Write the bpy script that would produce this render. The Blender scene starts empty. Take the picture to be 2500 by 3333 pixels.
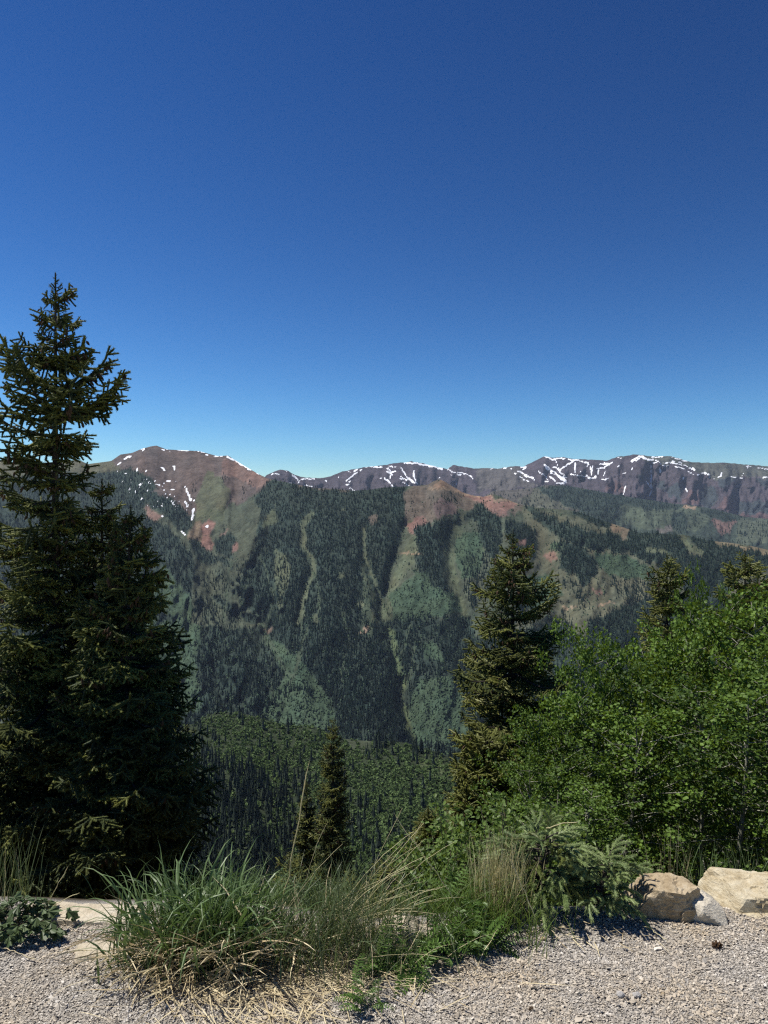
import bpy, math, random
import numpy as np
from mathutils import Vector, Matrix

R = np.random.default_rng(11)
random.seed(5)
scene = bpy.context.scene
COL = scene.collection

# ------------------------------------------------------------------ camera, sky, sun, exposure
EYE = 1.6
FPX = 740.0                      # focal length in pixels of the 768 x 1024 frame
cam_data = bpy.data.cameras.new('camera')
cam_data.sensor_fit = 'VERTICAL'
cam_data.sensor_height = 36.0
cam_data.lens = 36.0 * FPX / 1024.0
cam_data.clip_start = 0.05
cam_data.clip_end = 60000.0
cam = bpy.data.objects.new('camera', cam_data)
COL.objects.link(cam)
cam.location = (0, 0, EYE)
cam.rotation_euler = (math.radians(90), 0, 0)
scene.camera = cam

SUN = Vector((-0.58, 0.20, 1.12)).normalized()      # direction towards the sun
sun_el = math.asin(SUN.z)
sun_az = math.atan2(SUN.x, SUN.y)
world = bpy.data.worlds.new('World')
scene.world = world
world.use_nodes = True
wn, wl = world.node_tree.nodes, world.node_tree.links
for n in list(wn): wn.remove(n)
sky = wn.new('ShaderNodeTexSky')
sky.sky_type = 'NISHITA'
sky.sun_disc = False
sky.sun_elevation = sun_el
sky.sun_rotation = sun_az
sky.altitude = 3400
sky.air_density = 1.3
sky.dust_density = 0.0
sky.ozone_density = 6.0
bg = wn.new('ShaderNodeBackground'); bg.inputs[1].default_value = 0.085
wo = wn.new('ShaderNodeOutputWorld')
# the deep blue of thin air at 3400 m: the sky's own colours with a steeper tone curve
sp = wn.new('ShaderNodeSeparateColor'); cb = wn.new('ShaderNodeCombineColor')
wl.new(sky.outputs[0], sp.inputs[0])
for i, (g_, k_) in enumerate(((2.32, 5.34), (1.95, 3.08), (1.74, 2.10))):
    a_ = wn.new('ShaderNodeMath'); a_.operation = 'MULTIPLY'; a_.inputs[1].default_value = .085
    b_ = wn.new('ShaderNodeMath'); b_.operation = 'POWER'; b_.inputs[1].default_value = g_
    c_ = wn.new('ShaderNodeMath'); c_.operation = 'MULTIPLY'; c_.inputs[1].default_value = k_ / .085 / 1.19
    wl.new(sp.outputs[i], a_.inputs[0]); wl.new(a_.outputs[0], b_.inputs[0]); wl.new(b_.outputs[0], c_.inputs[0]); wl.new(c_.outputs[0], cb.inputs[i])
wl.new(cb.outputs[0], bg.inputs[0]); wl.new(bg.outputs[0], wo.inputs[0])

sl = bpy.data.lights.new('sun', 'SUN')
sl.energy = 5.0; sl.angle = math.radians(0.53); sl.color = (1.0, 0.955, 0.89)
so = bpy.data.objects.new('sun', sl); COL.objects.link(so)
so.rotation_euler = (-SUN).to_track_quat('-Z', 'Y').to_euler()
so.location = (0, 0, 30)

vs = scene.view_settings
scene.display_settings.display_device = 'sRGB'
vs.view_transform = 'Standard'; vs.look = 'None'; vs.exposure = 0.25; vs.gamma = 1.0; vs.use_curve_mapping = False
cy = scene.cycles
cy.max_bounces = 5; cy.diffuse_bounces = 2; cy.glossy_bounces = 2; cy.transmission_bounces = 3
cy.volume_bounces = 0; cy.transparent_max_bounces = 6
cy.use_denoising = False
cy.pixel_filter_type = 'BLACKMAN_HARRIS'; cy.filter_width = 1.25
cy.caustics_reflective = False; cy.caustics_refractive = False
cy.sample_clamp_indirect = 4.0

# ------------------------------------------------------------------ numpy helpers
def _h(ix, iy, s):
    n = (ix.astype(np.int64) * 374761393 + iy.astype(np.int64) * 668265263 + s * 1442695041) & 0x7fffffff
    n = ((n ^ (n >> 13)) * 1274126177) & 0x7fffffff
    return ((n ^ (n >> 16)) & 0xffff) / 65535.0
def vnoise(x, y, s=0):
    x = np.asarray(x, float); y = np.asarray(y, float)
    ix = np.floor(x); iy = np.floor(y); fx = x - ix; fy = y - iy
    fx = fx * fx * (3 - 2 * fx); fy = fy * fy * (3 - 2 * fy)
    a = _h(ix, iy, s); b = _h(ix + 1, iy, s); c = _h(ix, iy + 1, s); d = _h(ix + 1, iy + 1, s)
    return (a + (b - a) * fx) * (1 - fy) + (c + (d - c) * fx) * fy
def fbm(x, y, s=0, o=4):
    r = 0; a = 0.5; t = 0
    for k in range(o):
        r = r + a * (vnoise(x * 2 ** k + 17.3 * k, y * 2 ** k - 9.1 * k, s + k) - .5); t += a; a *= .5
    return r / t * 2            # about -1..1
def sstep(a, b, x):
    t = np.clip((x - a) / (b - a), 0, 1); return t * t * (3 - 2 * t)

def mesh_obj(name, V, F, mats, parent=None, smooth=False, var=None, attrs=None, mi=None, link=True):
    """one mesh object from an (n,3) vertex array and a list of faces or an (m,3)/(m,4) array"""
    me = bpy.data.meshes.new(name)
    V = np.asarray(V, np.float32)
    if isinstance(F, np.ndarray):
        k = F.shape[1]; nf = len(F)
        me.vertices.add(len(V)); me.vertices.foreach_set('co', V.ravel())
        me.loops.add(nf * k); me.loops.foreach_set('vertex_index', F.astype(np.int32).ravel())
        me.polygons.add(nf); me.polygons.foreach_set('loop_start', np.arange(0, nf * k, k, dtype=np.int32))
        try: me.polygons.foreach_set('loop_total', np.full(nf, k, np.int32))
        except Exception: pass
        me.update(calc_edges=True)
    else:
        me.from_pydata(V.tolist(), [], F); me.update()
    nf = len(me.polygons)
    me.polygons.foreach_set('use_smooth', np.full(nf, bool(smooth)))
    if mi is not None: me.polygons.foreach_set('material_index', np.asarray(mi, np.int32))
    for m in (mats if isinstance(mats, (list, tuple)) else [mats]): me.materials.append(m)
    if var is not None:
        at = me.attributes.new('var', 'FLOAT', 'POINT'); at.data.foreach_set('value', np.asarray(var, np.float32))
    for k, v in (attrs or {}).items():
        v = np.asarray(v, np.float32)
        if v.ndim == 2:
            at = me.attributes.new(k, 'FLOAT_COLOR', 'POINT')
            at.data.foreach_set('color', np.concatenate([v, np.ones((len(v), 1), np.float32)], 1).ravel())
        else:
            at = me.attributes.new(k, 'FLOAT', 'POINT'); at.data.foreach_set('value', v)
    o = bpy.data.objects.new(name, me)
    if link: COL.objects.link(o)
    if parent: o.parent = parent
    return o
def tag(o, label=None, cat=None, group=None, kind=None):
    if label: o['label'] = label
    if cat: o['category'] = cat
    if group: o['group'] = group
    if kind: o['kind'] = kind
    return o
def thing(name, loc, label, cat, group=None, rz=0.0):
    o = bpy.data.objects.new(name, None); COL.objects.link(o)
    o.empty_display_size = .1
    o.location = loc; o.rotation_euler = (0, 0, rz)
    return tag(o, label, cat, group)
def inst(src, name, parent, M):
    """a further object that shares the mesh of src"""
    o = bpy.data.objects.new(name, src.data if hasattr(src, 'data') else src)
    COL.objects.link(o); o.parent = parent; o.matrix_local = M
    return o

class Geo:
    def __init__(s): s.V = []; s.F = []; s.var = []; s.mi = []; s.n = 0
    def add(s, V, F, var=.5, mi=0):
        V = np.asarray(V, float).reshape(-1, 3); F = np.asarray(F, int)
        if F.shape[1] == 4: F = np.concatenate([F[:, [0, 1, 2]], F[:, [0, 2, 3]]])
        s.V.append(V); s.F.append(F + s.n); s.n += len(V)
        s.var.append(np.broadcast_to(np.asarray(var, float), (len(V),)).copy()); s.mi.append(np.full(len(F), mi))
    def build(s, name, mats, parent=None, smooth=False, link=True):
        return mesh_obj(name, np.concatenate(s.V), np.concatenate(s.F), mats, parent, smooth,
                        np.concatenate(s.var), None, np.concatenate(s.mi), link)
def tube(pts, rad, k=6):
    pts = np.asarray(pts, float); n = len(pts); rad = np.broadcast_to(rad, (n,))
    T = np.gradient(pts, axis=0); T /= np.linalg.norm(T, axis=1)[:, None] + 1e-9
    ref = np.array([0, 0, 1.]) if abs(T[0, 2]) < .8 else np.array([1., 0, 0])
    A = np.cross(T, ref); A /= np.linalg.norm(A, axis=1)[:, None] + 1e-9
    B = np.cross(T, A)
    a = np.arange(k) * 2 * math.pi / k
    V = pts[:, None] + rad[:, None, None] * (np.cos(a)[None, :, None] * A[:, None] + np.sin(a)[None, :, None] * B[:, None])
    F = [[i * k + j, i * k + (j + 1) % k, (i + 1) * k + (j + 1) % k, (i + 1) * k + j] for i in range(n - 1) for j in range(k)]
    return V.reshape(-1, 3), np.array(F)
def unit(n, rng=R):
    v = rng.normal(size=(n, 3)); return v / np.linalg.norm(v, axis=1)[:, None]
def nrm(v): return v / (np.linalg.norm(v, axis=-1, keepdims=True) + 1e-9)

# ------------------------------------------------------------------ materials
def new_mat(name):
    m = bpy.data.materials.new(name); m.use_nodes = True
    nt = m.node_tree; p = nt.nodes['Principled BSDF']
    return m, nt.nodes, nt.links, p
def setp(p, rough=.7, spec=.25):
    p.inputs['Roughness'].default_value = rough
    p.inputs['Specular IOR Level'].default_value = spec
def ramp(N, L, fac, stops):
    r = N.new('ShaderNodeValToRGB'); e = r.color_ramp.elements
    while len(e) < len(stops): e.new(.5)
    for el, (q, c) in zip(e, stops): el.position = q; el.color = (*c, 1)
    L.new(fac, r.inputs[0]); return r.outputs[0]
def noise(N, L, scale, detail=4, rough=.6, vec=None):
    n = N.new('ShaderNodeTexNoise'); n.inputs['Scale'].default_value = scale
    n.inputs['Detail'].default_value = detail; n.inputs['Roughness'].default_value = rough
    if vec is not None: L.new(vec, n.inputs['Vector'])
    return n.outputs[0]
def coord(N, L, which='Object'):
    return N.new('ShaderNodeTexCoord').outputs[which]
def bump(N, L, h, p, strength, dist):
    b = N.new('ShaderNodeBump'); b.inputs['Strength'].default_value = strength; b.inputs['Distance'].default_value = dist
    L.new(h, b.inputs['Height']); L.new(b.outputs[0], p.inputs['Normal']); return b
def attr(N, name, out='Fac'):
    a = N.new('ShaderNodeAttribute'); a.attribute_name = name; return a.outputs[out]
def math_node(N, L, op, a, b):
    m = N.new('ShaderNodeMath'); m.operation = op
    for i, v in ((0, a), (1, b)):
        if isinstance(v, (int, float)): m.inputs[i].default_value = v
        else: L.new(v, m.inputs[i])
    return m.outputs[0]
def foliage_mat(name, dark, light, trans=0.0, rough=.55, spec=.3, objrand=.0, tcol=None, mid=None):
    """leaf colour from the 'var' attribute of the leaf, a little from the object; thin leaves let light through"""
    m, N, L, p = new_mat(name); setp(p, rough, spec)
    f = attr(N, 'var')
    if objrand:
        oi = N.new('ShaderNodeObjectInfo').outputs['Random']
        f = math_node(N, L, 'ADD', f, math_node(N, L, 'MULTIPLY', math_node(N, L, 'SUBTRACT', oi, .5), objrand))
    c = ramp(N, L, f, [(0.0, dark), (1.0, light)] if mid is None else [(0.0, dark), (.5, mid), (1.0, light)])
    L.new(c, p.inputs['Base Color'])
    if trans:
        t = N.new('ShaderNodeBsdfTranslucent')
        if tcol:
            c = ramp(N, L, f, [(0.0, tuple(a * .7 for a in tcol)), (1.0, tcol)])
        L.new(c, t.inputs['Color'])
        mx = N.new('ShaderNodeMixShader'); mx.inputs[0].default_value = trans
        L.new(p.outputs[0], mx.inputs[1]); L.new(t.outputs[0], mx.inputs[2])
        L.new(mx.outputs[0], N['Material Output'].inputs['Surface'])
    return m
def bark_mat(name, c1, c2, scale=30, zs=.25):
    m, N, L, p = new_mat(name); setp(p, .9, .1)
    mp = N.new('ShaderNodeMapping'); mp.inputs['Scale'].default_value = (1, 1, zs)
    L.new(coord(N, L), mp.inputs[0])
    n = noise(N, L, scale, 5, .7, mp.outputs[0])
    L.new(ramp(N, L, n, [(.35, c1), (.65, c2)]), p.inputs['Base Color'])
    bump(N, L, n, p, .6, .01)
    return m
def terrain_mat(name, tex, rock_bump=0.0, snow=True):
    """ground cover of a mountain side: colour of the cover stored per vertex, broken up by noise; snow where the snow attribute says"""
    m, N, L, p = new_mat(name); setp(p, .95, .05)
    co = coord(N, L)
    n1 = noise(N, L, tex, 6, .65, co); n2 = noise(N, L, tex * 5, 4, .6, co)
    c = attr(N, 'cover', 'Color')
    k = math_node(N, L, 'ADD', math_node(N, L, 'MULTIPLY', n1, 1.7), math_node(N, L, 'MULTIPLY', n2, 1.5))
    k = math_node(N, L, 'MAXIMUM', math_node(N, L, 'ADD', k, -.6), .25)
    vm = N.new('ShaderNodeVectorMath'); vm.operation = 'SCALE'
    L.new(c, vm.inputs[0]); L.new(k, vm.inputs['Scale'])
    out = vm.outputs[0]
    if snow:
        s = math_node(N, L, 'ADD', attr(N, 'snow'), math_node(N, L, 'MULTIPLY', math_node(N, L, 'SUBTRACT', n2, .5), .5))
        mr = N.new('ShaderNodeMapRange'); mr.interpolation_type = 'SMOOTHSTEP'
        mr.inputs['From Min'].default_value = .42; mr.inputs['From Max'].default_value = .58
        L.new(s, mr.inputs[0])
        mx = N.new('ShaderNodeMix'); mx.data_type = 'RGBA'
        L.new(mr.outputs[0], mx.inputs[0]); L.new(out, mx.inputs[6]); mx.inputs[7].default_value = (.86, .88, .92, 1)
        out = mx.outputs[2]
    L.new(out, p.inputs['Base Color'])
    if rock_bump: bump(N, L, n1, p, 1.0, rock_bump)
    return m
# ------------------------------------------------------------------ mountains: survey of the view
# Points below were read off as bearings (in pixels of the 768 x 1024 frame); every one is put at its own real
# distance by the depth profile of its mountain, so the survey becomes one continuous 3-D terrain.
def conv(x0, y0, s):
    return lambda pts: [((x0 + s * a) * .3072, (y0 + s * b) * .3072) for a, b in pts]
zA = conv(0, 1350, .7535); zB = conv(1250, 1350, .7535); zR = conv(600, 1900, .6028); zE = conv(700, 1480, .42194)
zF = conv(1250, 1420, .3918); zG = conv(1850, 1420, .3918); zH = conv(1350, 1650, .6932); zL = conv(300, 1430, .36166)
def polyl(pts):
    p = np.array(sorted(pts)); return lambda x: np.interp(x, p[:, 0], p[:, 1])

RX0, RX1, RY0, RY1, RS = -270.0, 1040.0, 440.0, 792.0, 0.5
gx = np.arange(RX0, RX1, RS); gy = np.arange(RY0, RY1, RS)
GX, GY = np.meshgrid(gx, gy)
WX = GX + 2.6 * fbm(GX / 9, GY / 9, 3, 4) + 1.6 * fbm(GX / 2.5, GY / 4, 13, 2); WY = GY + 4.5 * fbm(GX / 8, GY / 14, 7, 4) + 2.5 * fbm(GX / 2.2, GY / 5, 17, 2)
def box_of(pts, pad):
    p = np.array(pts)
    i0 = max(0, int((p[:, 0].min() - pad - RX0) / RS)); i1 = min(len(gx), int((p[:, 0].max() + pad - RX0) / RS) + 2)
    j0 = max(0, int((p[:, 1].min() - pad - RY0) / RS)); j1 = min(len(gy), int((p[:, 1].max() + pad - RY0) / RS) + 2)
    return slice(j0, max(j0, j1)), slice(i0, max(i0, i1))
def inpoly(x, y, pts):
    c = np.zeros(x.shape, bool); n = len(pts)
    for k in range(n):
        x1, y1 = pts[k]; x2, y2 = pts[(k + 1) % n]
        if y1 == y2: continue
        c ^= ((y1 > y) != (y2 > y)) & (x < (x2 - x1) * (y - y1) / (y2 - y1) + x1)
    return c
def segdist(x, y, pts):
    d = np.full(x.shape, 1e9)
    if len(pts) == 1: return np.hypot(x - pts[0][0], y - pts[0][1])
    for (x1, y1), (x2, y2) in zip(pts[:-1], pts[1:]):
        dx, dy = x2 - x1, y2 - y1
        t = np.clip(((x - x1) * dx + (y - y1) * dy) / (dx * dx + dy * dy + 1e-9), 0, 1)
        d = np.minimum(d, np.hypot(x - x1 - t * dx, y - y1 - t * dy))
    return d
class Cover:
    def __init__(s, col):
        s.col = np.zeros(GX.shape + (3,)); s.col[:] = col
        s.snow = np.zeros(GX.shape); s.fir = np.zeros(GX.shape); s.asp = np.zeros(GX.shape)
    def poly(s, pts, col=None, fir=None, asp=None, a=1.0):
        b = box_of(pts, 6); m = inpoly(WX[b], WY[b], pts).astype(float)
        if not m.size: return
        m = (m + np.roll(m, 1, 0) + np.roll(m, -1, 0) + np.roll(m, 1, 1) + np.roll(m, -1, 1)) / 5
        if col is not None: s.col[b] += (np.array(col) - s.col[b]) * (m * a)[..., None]
        if fir is not None: s.fir[b] += (fir - s.fir[b]) * m
        if asp is not None: s.asp[b] += (asp - s.asp[b]) * m
    def line(s, pts, w, col=None, fir=None, asp=None):
        b = box_of(pts, w + 4); d = segdist(WX[b], WY[b], pts); m = 1 - sstep(w / 2 - .5, w / 2 + .5, d)
        if not m.size: return
        if col is not None: s.col[b] += (np.array(col) - s.col[b]) * m[..., None]
        if fir is not None: s.fir[b] += (fir - s.fir[b]) * m
        if asp is not None: s.asp[b] += (asp - s.asp[b]) * m
    def snowline(s, pts, w):
        b = box_of(pts, w + 4)
        x = GX[b] + (WX[b] - GX[b]) * .35; y = GY[b] + (WY[b] - GY[b]) * .35
        d = segdist(x, y, pts) * (1 + .55 * fbm(GX[b] / 2.4, GY[b] / 2.4, 5, 2)) + .5 * np.maximum(0, fbm(GX[b] / 1.6, GY[b] / 1.6, 6, 2)); m = 1 - sstep(w / 2 - .6, w / 2 + .6, d)
        if m.size: s.snow[b] = np.maximum(s.snow[b], m)
    def at(s, arr, px, py):
        i = np.clip(np.round((px - RX0) / RS).astype(int), 0, len(gx) - 1); j = np.clip(np.round((py - RY0) / RS).astype(int), 0, len(gy) - 1)
        return arr[j, i]

FLOOR = (.030, .044, .035); MEADOW = (.066, .078, .054); BROWN = (.105, .088, .070); SUMMIT = (.098, .078, .069)
SCREE = (.19, .115, .095); PINK = (.175, .118, .096); TAN = (.26, .19, .13); GREEN = (.052, .080, .050); ROCK = (.066, .056, .064)

# ---- the massif opposite: bowl peak on the left, wooded ski slopes in the middle and on the right
M = Cover(MEADOW)
e = lambda p, **k: M.poly(p, **k)
# the left peak and its bowl
e(zA([(-400, 100), (1170, 100), (1170, 290), (1130, 330), (980, 400), (840, 420), (800, 470), (620, 330), (480, 250), (-400, 260)]), col=SUMMIT)
e(zA([(-400, 170), (480, 190), (520, 240), (400, 300), (-400, 300)]), col=(.098, .098, .062))
e(zA([(850, 360), (900, 240), (960, 290), (1000, 330), (960, 460), (900, 460), (840, 470)]), col=(.085, .095, .056), a=.85)
e(zL([(1170, 200), (1230, 170), (1420, 290), (1560, 340), (1610, 380), (1480, 440), (1300, 360), (1180, 340)]), col=(.165, .105, .085), a=.8)
e(zL([(860, 870), (910, 800), (930, 740), (990, 760), (1000, 900), (930, 900)]), col=(.15, .12, .085))
e(zL([(990, 780), (1060, 740), (1105, 750), (1100, 790), (1070, 860), (1100, 950), (1080, 1000), (1010, 1000), (950, 950), (1000, 920)]), col=SCREE)
e(zL([(1140, 870), (1250, 790), (1215, 835), (1170, 875)]), col=PINK); e(zL([(1255, 950), (1305, 930), (1300, 990), (1260, 1005)]), col=SCREE)
e(zL([(460, 620), (520, 600), (640, 700), (600, 745), (500, 700)]), col=PINK)
for q, f in (([(0, 310), (130, 310), (300, 290), (350, 240), (480, 310), (560, 390), (610, 470), (540, 480), (700, 540), (800, 600), (890, 720), (900, 780), (860, 830), (780, 800), (700, 730), (600, 640), (560, 620), (500, 600), (450, 650), (560, 740), (650, 780), (780, 870), (800, 950), (870, 1010), (940, 1180), (900, 1300), (870, 1420), (800, 1330), (700, 1240), (640, 1130), (450, 1400), (200, 1600), (-900, 1600), (-900, 330)], .95),
             ([(1110, 940), (1160, 870), (1230, 840), (1290, 860), (1290, 930), (1250, 960), (1270, 1060), (1230, 1090), (1110, 1020)], 1),
             ([(870, 890), (940, 890), (1020, 990), (1110, 1080), (1120, 1130), (1000, 1120), (940, 1100), (900, 970)], .9),
             ([(1100, 1050), (1200, 1090), (1260, 1150), (1270, 1200), (1200, 1160), (1120, 1090)], .9),
             ([(980, 1230), (1130, 1150), (1280, 1270), (1220, 1400), (1100, 1380), (1040, 1310), (1060, 1430), (980, 1330)], .45),
             ([(1060, 1430), (1120, 1410), (1250, 1480), (1330, 1560), (1440, 1580), (1500, 1650), (1440, 1670), (1330, 1600), (1200, 1540)], .85),
             ([(890, 1450), (930, 1370), (1030, 1420), (1080, 1490), (1250, 1560), (1350, 1640), (1300, 1680), (1150, 1620), (1020, 1560)], .7),
             ([(1300, 1100), (1380, 1080), (1320, 1250), (1290, 1230)], .6), ([(1170, 340), (1220, 350), (1200, 400), (1150, 430)], .6),
             ([(1350, 460), (1400, 390), (1440, 400), (1410, 500), (1370, 520)], .8), ([(890, 410), (930, 400), (945, 480), (920, 520)], .5),
             ([(1080, 280), (1140, 290), (1130, 330)], .4), ([(1220, 610), (1290, 560), (1310, 570), (1250, 640)], .4), ([(1160, 790), (1215, 765), (1215, 800), (1160, 830)], .6),
             ([(850, 1650), (900, 1500), (1050, 1580), (1300, 1700), (1500, 1720), (1659, 1700), (1659, 2000), (850, 2000)], .6)):
    e(zL(q), col=FLOOR if f > .8 else None, fir=f)
e(zL([(640, 1130), (800, 1330), (890, 1440), (900, 1650), (850, 2000), (550, 2000), (550, 1300)]), col=GREEN, fir=.1, asp=.6)
# the long wooded face under the saddle
e(zE([(395, 200), (450, 190), (560, 200), (1200, 225), (1490, 235), (1480, 340), (1490, 420), (1475, 540), (1440, 620), (1405, 740), (1380, 850), (1345, 960), (1320, 1050), (1290, 1120), (1230, 1230), (1190, 1290), (1140, 1350), (1000, 1500), (450, 1500), (440, 1340), (360, 1300), (200, 1130), (200, 980), (230, 850), (300, 760), (335, 640), (320, 600), (345, 540), (360, 440), (370, 350), (350, 290)]), col=FLOOR, fir=1.0)
e(zL([(1450, 540), (1480, 500), (1580, 390), (1659, 370), (1659, 580), (1560, 640), (1540, 720), (1490, 850), (1470, 840), (1520, 660)]), col=FLOOR, fir=.95)
e(zE([(640, 225), (1060, 262), (1060, 285), (900, 270), (640, 250)]), fir=.5, col=BROWN)
run = (.086, .100, .062)
for q, w in (([(740, 450), (700, 530), (680, 600), (682, 690), (730, 790), (768, 860), (752, 950), (700, 1030), (685, 1100), (668, 1230), (640, 1310)], 42), ([(1150, 570), (1150, 790), (1200, 890), (1240, 990), (1270, 1100), (1290, 1200)], 26),
             ([(1140, 910), (1180, 1010), (1220, 1080), (1238, 1200)], 26), ([(1110, 1130), (1170, 1190), (1240, 1230)], 34), ([(1590, 620), (1570, 760), (1640, 850)], 20)):
    M.line(zE(q), w * .1296, col=run, fir=.03)
e(zE([(460, 370), (470, 380), (460, 430), (490, 490), (490, 520), (400, 560), (355, 560), (380, 500), (430, 450)]), col=run, fir=.05)
e(zE([(460, 740), (480, 720), (570, 800), (575, 950), (540, 1060), (520, 1200), (500, 1180), (480, 1080), (455, 960)]), col=run, fir=.42)
e(zE([(1180, 475), (1240, 470), (1262, 545), (1215, 550)]), col=BROWN, fir=.05); e(zE([(760, 1240), (800, 1230), (800, 1330), (755, 1340)]), col=run, fir=.05)
e(zE([(955, 910), (1000, 910), (1000, 960), (960, 960)]), col=run, fir=.1); e(zE([(975, 410), (1010, 405), (1005, 430), (980, 432)]), col=run, fir=.05)
# the fan of runs and the red knob
e(zE([(1480, 250), (1659, 230), (1659, 700), (1600, 790), (1500, 880), (1420, 980), (1340, 1100), (1360, 1200), (1360, 1320), (1180, 1300), (1240, 1230), (1300, 1150), (1350, 1030), (1400, 900), (1440, 760), (1520, 640), (1480, 540)]), col=run, fir=.06)
e(zF([(170, 440), (480, 350), (1150, 560), (1150, 640), (980, 640), (640, 600), (420, 700), (180, 720)]), col=BROWN, fir=.04)
e(zF([(410, 560), (480, 530), (600, 580), (620, 650), (430, 660)]), col=(.12, .088, .08)); e(zF([(400, 420), (480, 350), (680, 470), (560, 460)]), col=(.17, .12, .085))
e(zF([(640, 470), (800, 490), (1120, 570), (1010, 630), (985, 670), (940, 660), (850, 610), (790, 540), (700, 500)]), col=SCREE, fir=.0)
e(zF([(180, 740), (250, 720), (320, 672), (380, 735), (425, 750), (400, 775), (270, 760), (255, 810), (215, 810)]), col=SCREE, fir=.0)
M.line(zF([(370, 425), (420, 440), (600, 465), (800, 492), (960, 515), (1120, 568)]), 1.6, col=TAN)
e(zE([(1340, 1080), (1450, 980), (1600, 930), (1659, 940), (1659, 1330), (1380, 1320)]), col=GREEN, fir=.05, asp=.9)
e(zH([(190, 120), (300, 110), (330, 240), (290, 330), (215, 330), (190, 230)]), col=GREEN, fir=.18, asp=.5)
e(zH([(500, 0), (1100, 130), (1659, 230), (1659, 420), (1100, 420), (860, 620), (700, 720), (480, 560), (420, 330), (560, 260)]), col=(.092, .096, .064), fir=.05)
fs = [(zF, [(240, 760), (300, 750), (430, 740), (450, 700), (520, 690), (600, 640), (630, 650), (625, 740), (560, 800), (540, 880), (510, 980), (300, 980), (280, 880)], 1),
      (zH, [(10, 110), (80, 110), (170, 120), (140, 240), (135, 330), (190, 420), (215, 500), (120, 510), (60, 440), (10, 330)], 1),
      (zF, [(480, 470), (600, 480), (650, 490), (620, 560), (600, 610), (560, 560), (490, 530)], .6), (zF, [(220, 480), (255, 470), (250, 570), (215, 600)], .6), (zF, [(400, 540), (450, 530), (450, 610), (420, 600)], .4),
      (zF, [(750, 560), (790, 545), (850, 610), (900, 650), (970, 680), (980, 740), (960, 830), (960, 970), (850, 970), (800, 870), (790, 730), (680, 690), (680, 640), (740, 620)], 1),
      (zH, [(300, 10), (330, 20), (400, 50), (410, 100), (400, 170), (380, 240), (340, 220), (325, 110), (290, 60)], .95),
      (zH, [(220, 240), (330, 220), (400, 250), (380, 420), (270, 470), (230, 400)], .5),
      (zF, [(1010, 690), (1100, 700), (1230, 770), (1280, 830), (1270, 950), (1200, 990), (1120, 980), (1100, 880), (990, 840), (1000, 760)], 1),
      (zH, [(430, 60), (480, 70), (560, 110), (580, 150), (570, 250), (490, 220), (420, 130)], 1),
      (zH, [(510, 5), (560, 0), (640, 50), (760, 90), (800, 110), (980, 140), (1000, 160), (1080, 170), (1200, 200), (1300, 230), (1400, 260), (1480, 290), (1480, 400), (1350, 430), (1270, 380), (1130, 270), (1010, 220), (860, 200), (760, 190), (700, 150), (600, 90)], 1),
      (zH, [(640, 170), (720, 170), (800, 200), (850, 260), (860, 310), (790, 390), (770, 330), (680, 290), (690, 240)], .95),
      (zH, [(730, 10), (800, 20), (940, 80), (950, 120), (830, 80), (740, 40)], .9),
      (zG, [(490, 790), (520, 740), (700, 750), (780, 770), (960, 830), (990, 900), (1000, 1000), (600, 1000), (500, 850)], 1),
      (zG, [(990, 790), (1150, 800), (1250, 850), (1350, 890), (1600, 960), (1900, 1000), (1900, 1150), (1150, 1080), (1080, 940)], .95),
      (zH, [(700, 310), (780, 390), (800, 480), (760, 480), (740, 380)], .7), (zH, [(820, 530), (950, 480), (1090, 420), (1659, 420), (1659, 700), (1020, 700), (880, 690), (800, 600)], .85),
      (zH, [(480, 350), (700, 340), (720, 400), (560, 440), (600, 560), (500, 560)], .35), (zH, [(560, 600), (700, 500), (760, 560), (700, 640), (600, 660)], .4),
      (zH, [(900, 330), (1130, 300), (1130, 480), (960, 440)], .45)]
for z, q, f in fs: e(z(q), col=FLOOR if f > .8 else None, fir=f)
e(zG([(360, 715), (500, 765), (490, 850), (460, 870), (440, 800), (360, 780)]), col=(.16, .125, .085), fir=0)
M.line(zG([(935, 815), (985, 880), (1040, 930), (1110, 975)]), 6.5, col=run, fir=0); M.line(zG([(1240, 868), (1350, 885), (1480, 920), (1620, 960), (1800, 1000)]), 5, col=(.15, .125, .08), fir=.0)
M.line(zH([(1095, 195), (1150, 210), (1190, 232)]), 4.5, col=run, fir=0)
e(zF([(1100, 880), (1150, 860), (1200, 880), (1180, 910), (1110, 912)]), col=SCREE, fir=0); e(zH([(600, 235), (650, 205), (685, 240), (640, 262)]), col=(.17, .11, .085)); e(zH([(830, 390), (860, 380), (890, 405), (850, 415)]), col=PINK, fir=0)
M.line(zH([(695, 470), (750, 470)]), 1.6, col=TAN, fir=0); M.line(zH([(860, 460), (940, 448)]), 1.5, col=TAN, fir=0); M.line(zE([(1430, 760), (1540, 768), (1610, 770)]), 1.0, col=TAN)
M.line(zH([(200, 100), (165, 170), (160, 280), (190, 400), (230, 500), (255, 600)]), 9.5, col=run, fir=.03)
e(zH([(840, 210), (1000, 230), (1120, 280), (1130, 340), (900, 330), (850, 260)]), col=GREEN, asp=.95, fir=.06)
e(zH([(640, 170), (690, 160), (700, 190), (650, 200)]), col=GREEN, asp=.9)
for q in ([(0, 310), (60, 290), (100, 480), (0, 510)], [(110, 400), (160, 400), (200, 480), (120, 510)], [(530, 320), (640, 320), (700, 400), (560, 500), (480, 420)]): e(zH(q), col=GREEN, fir=.1, asp=.7)
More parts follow.
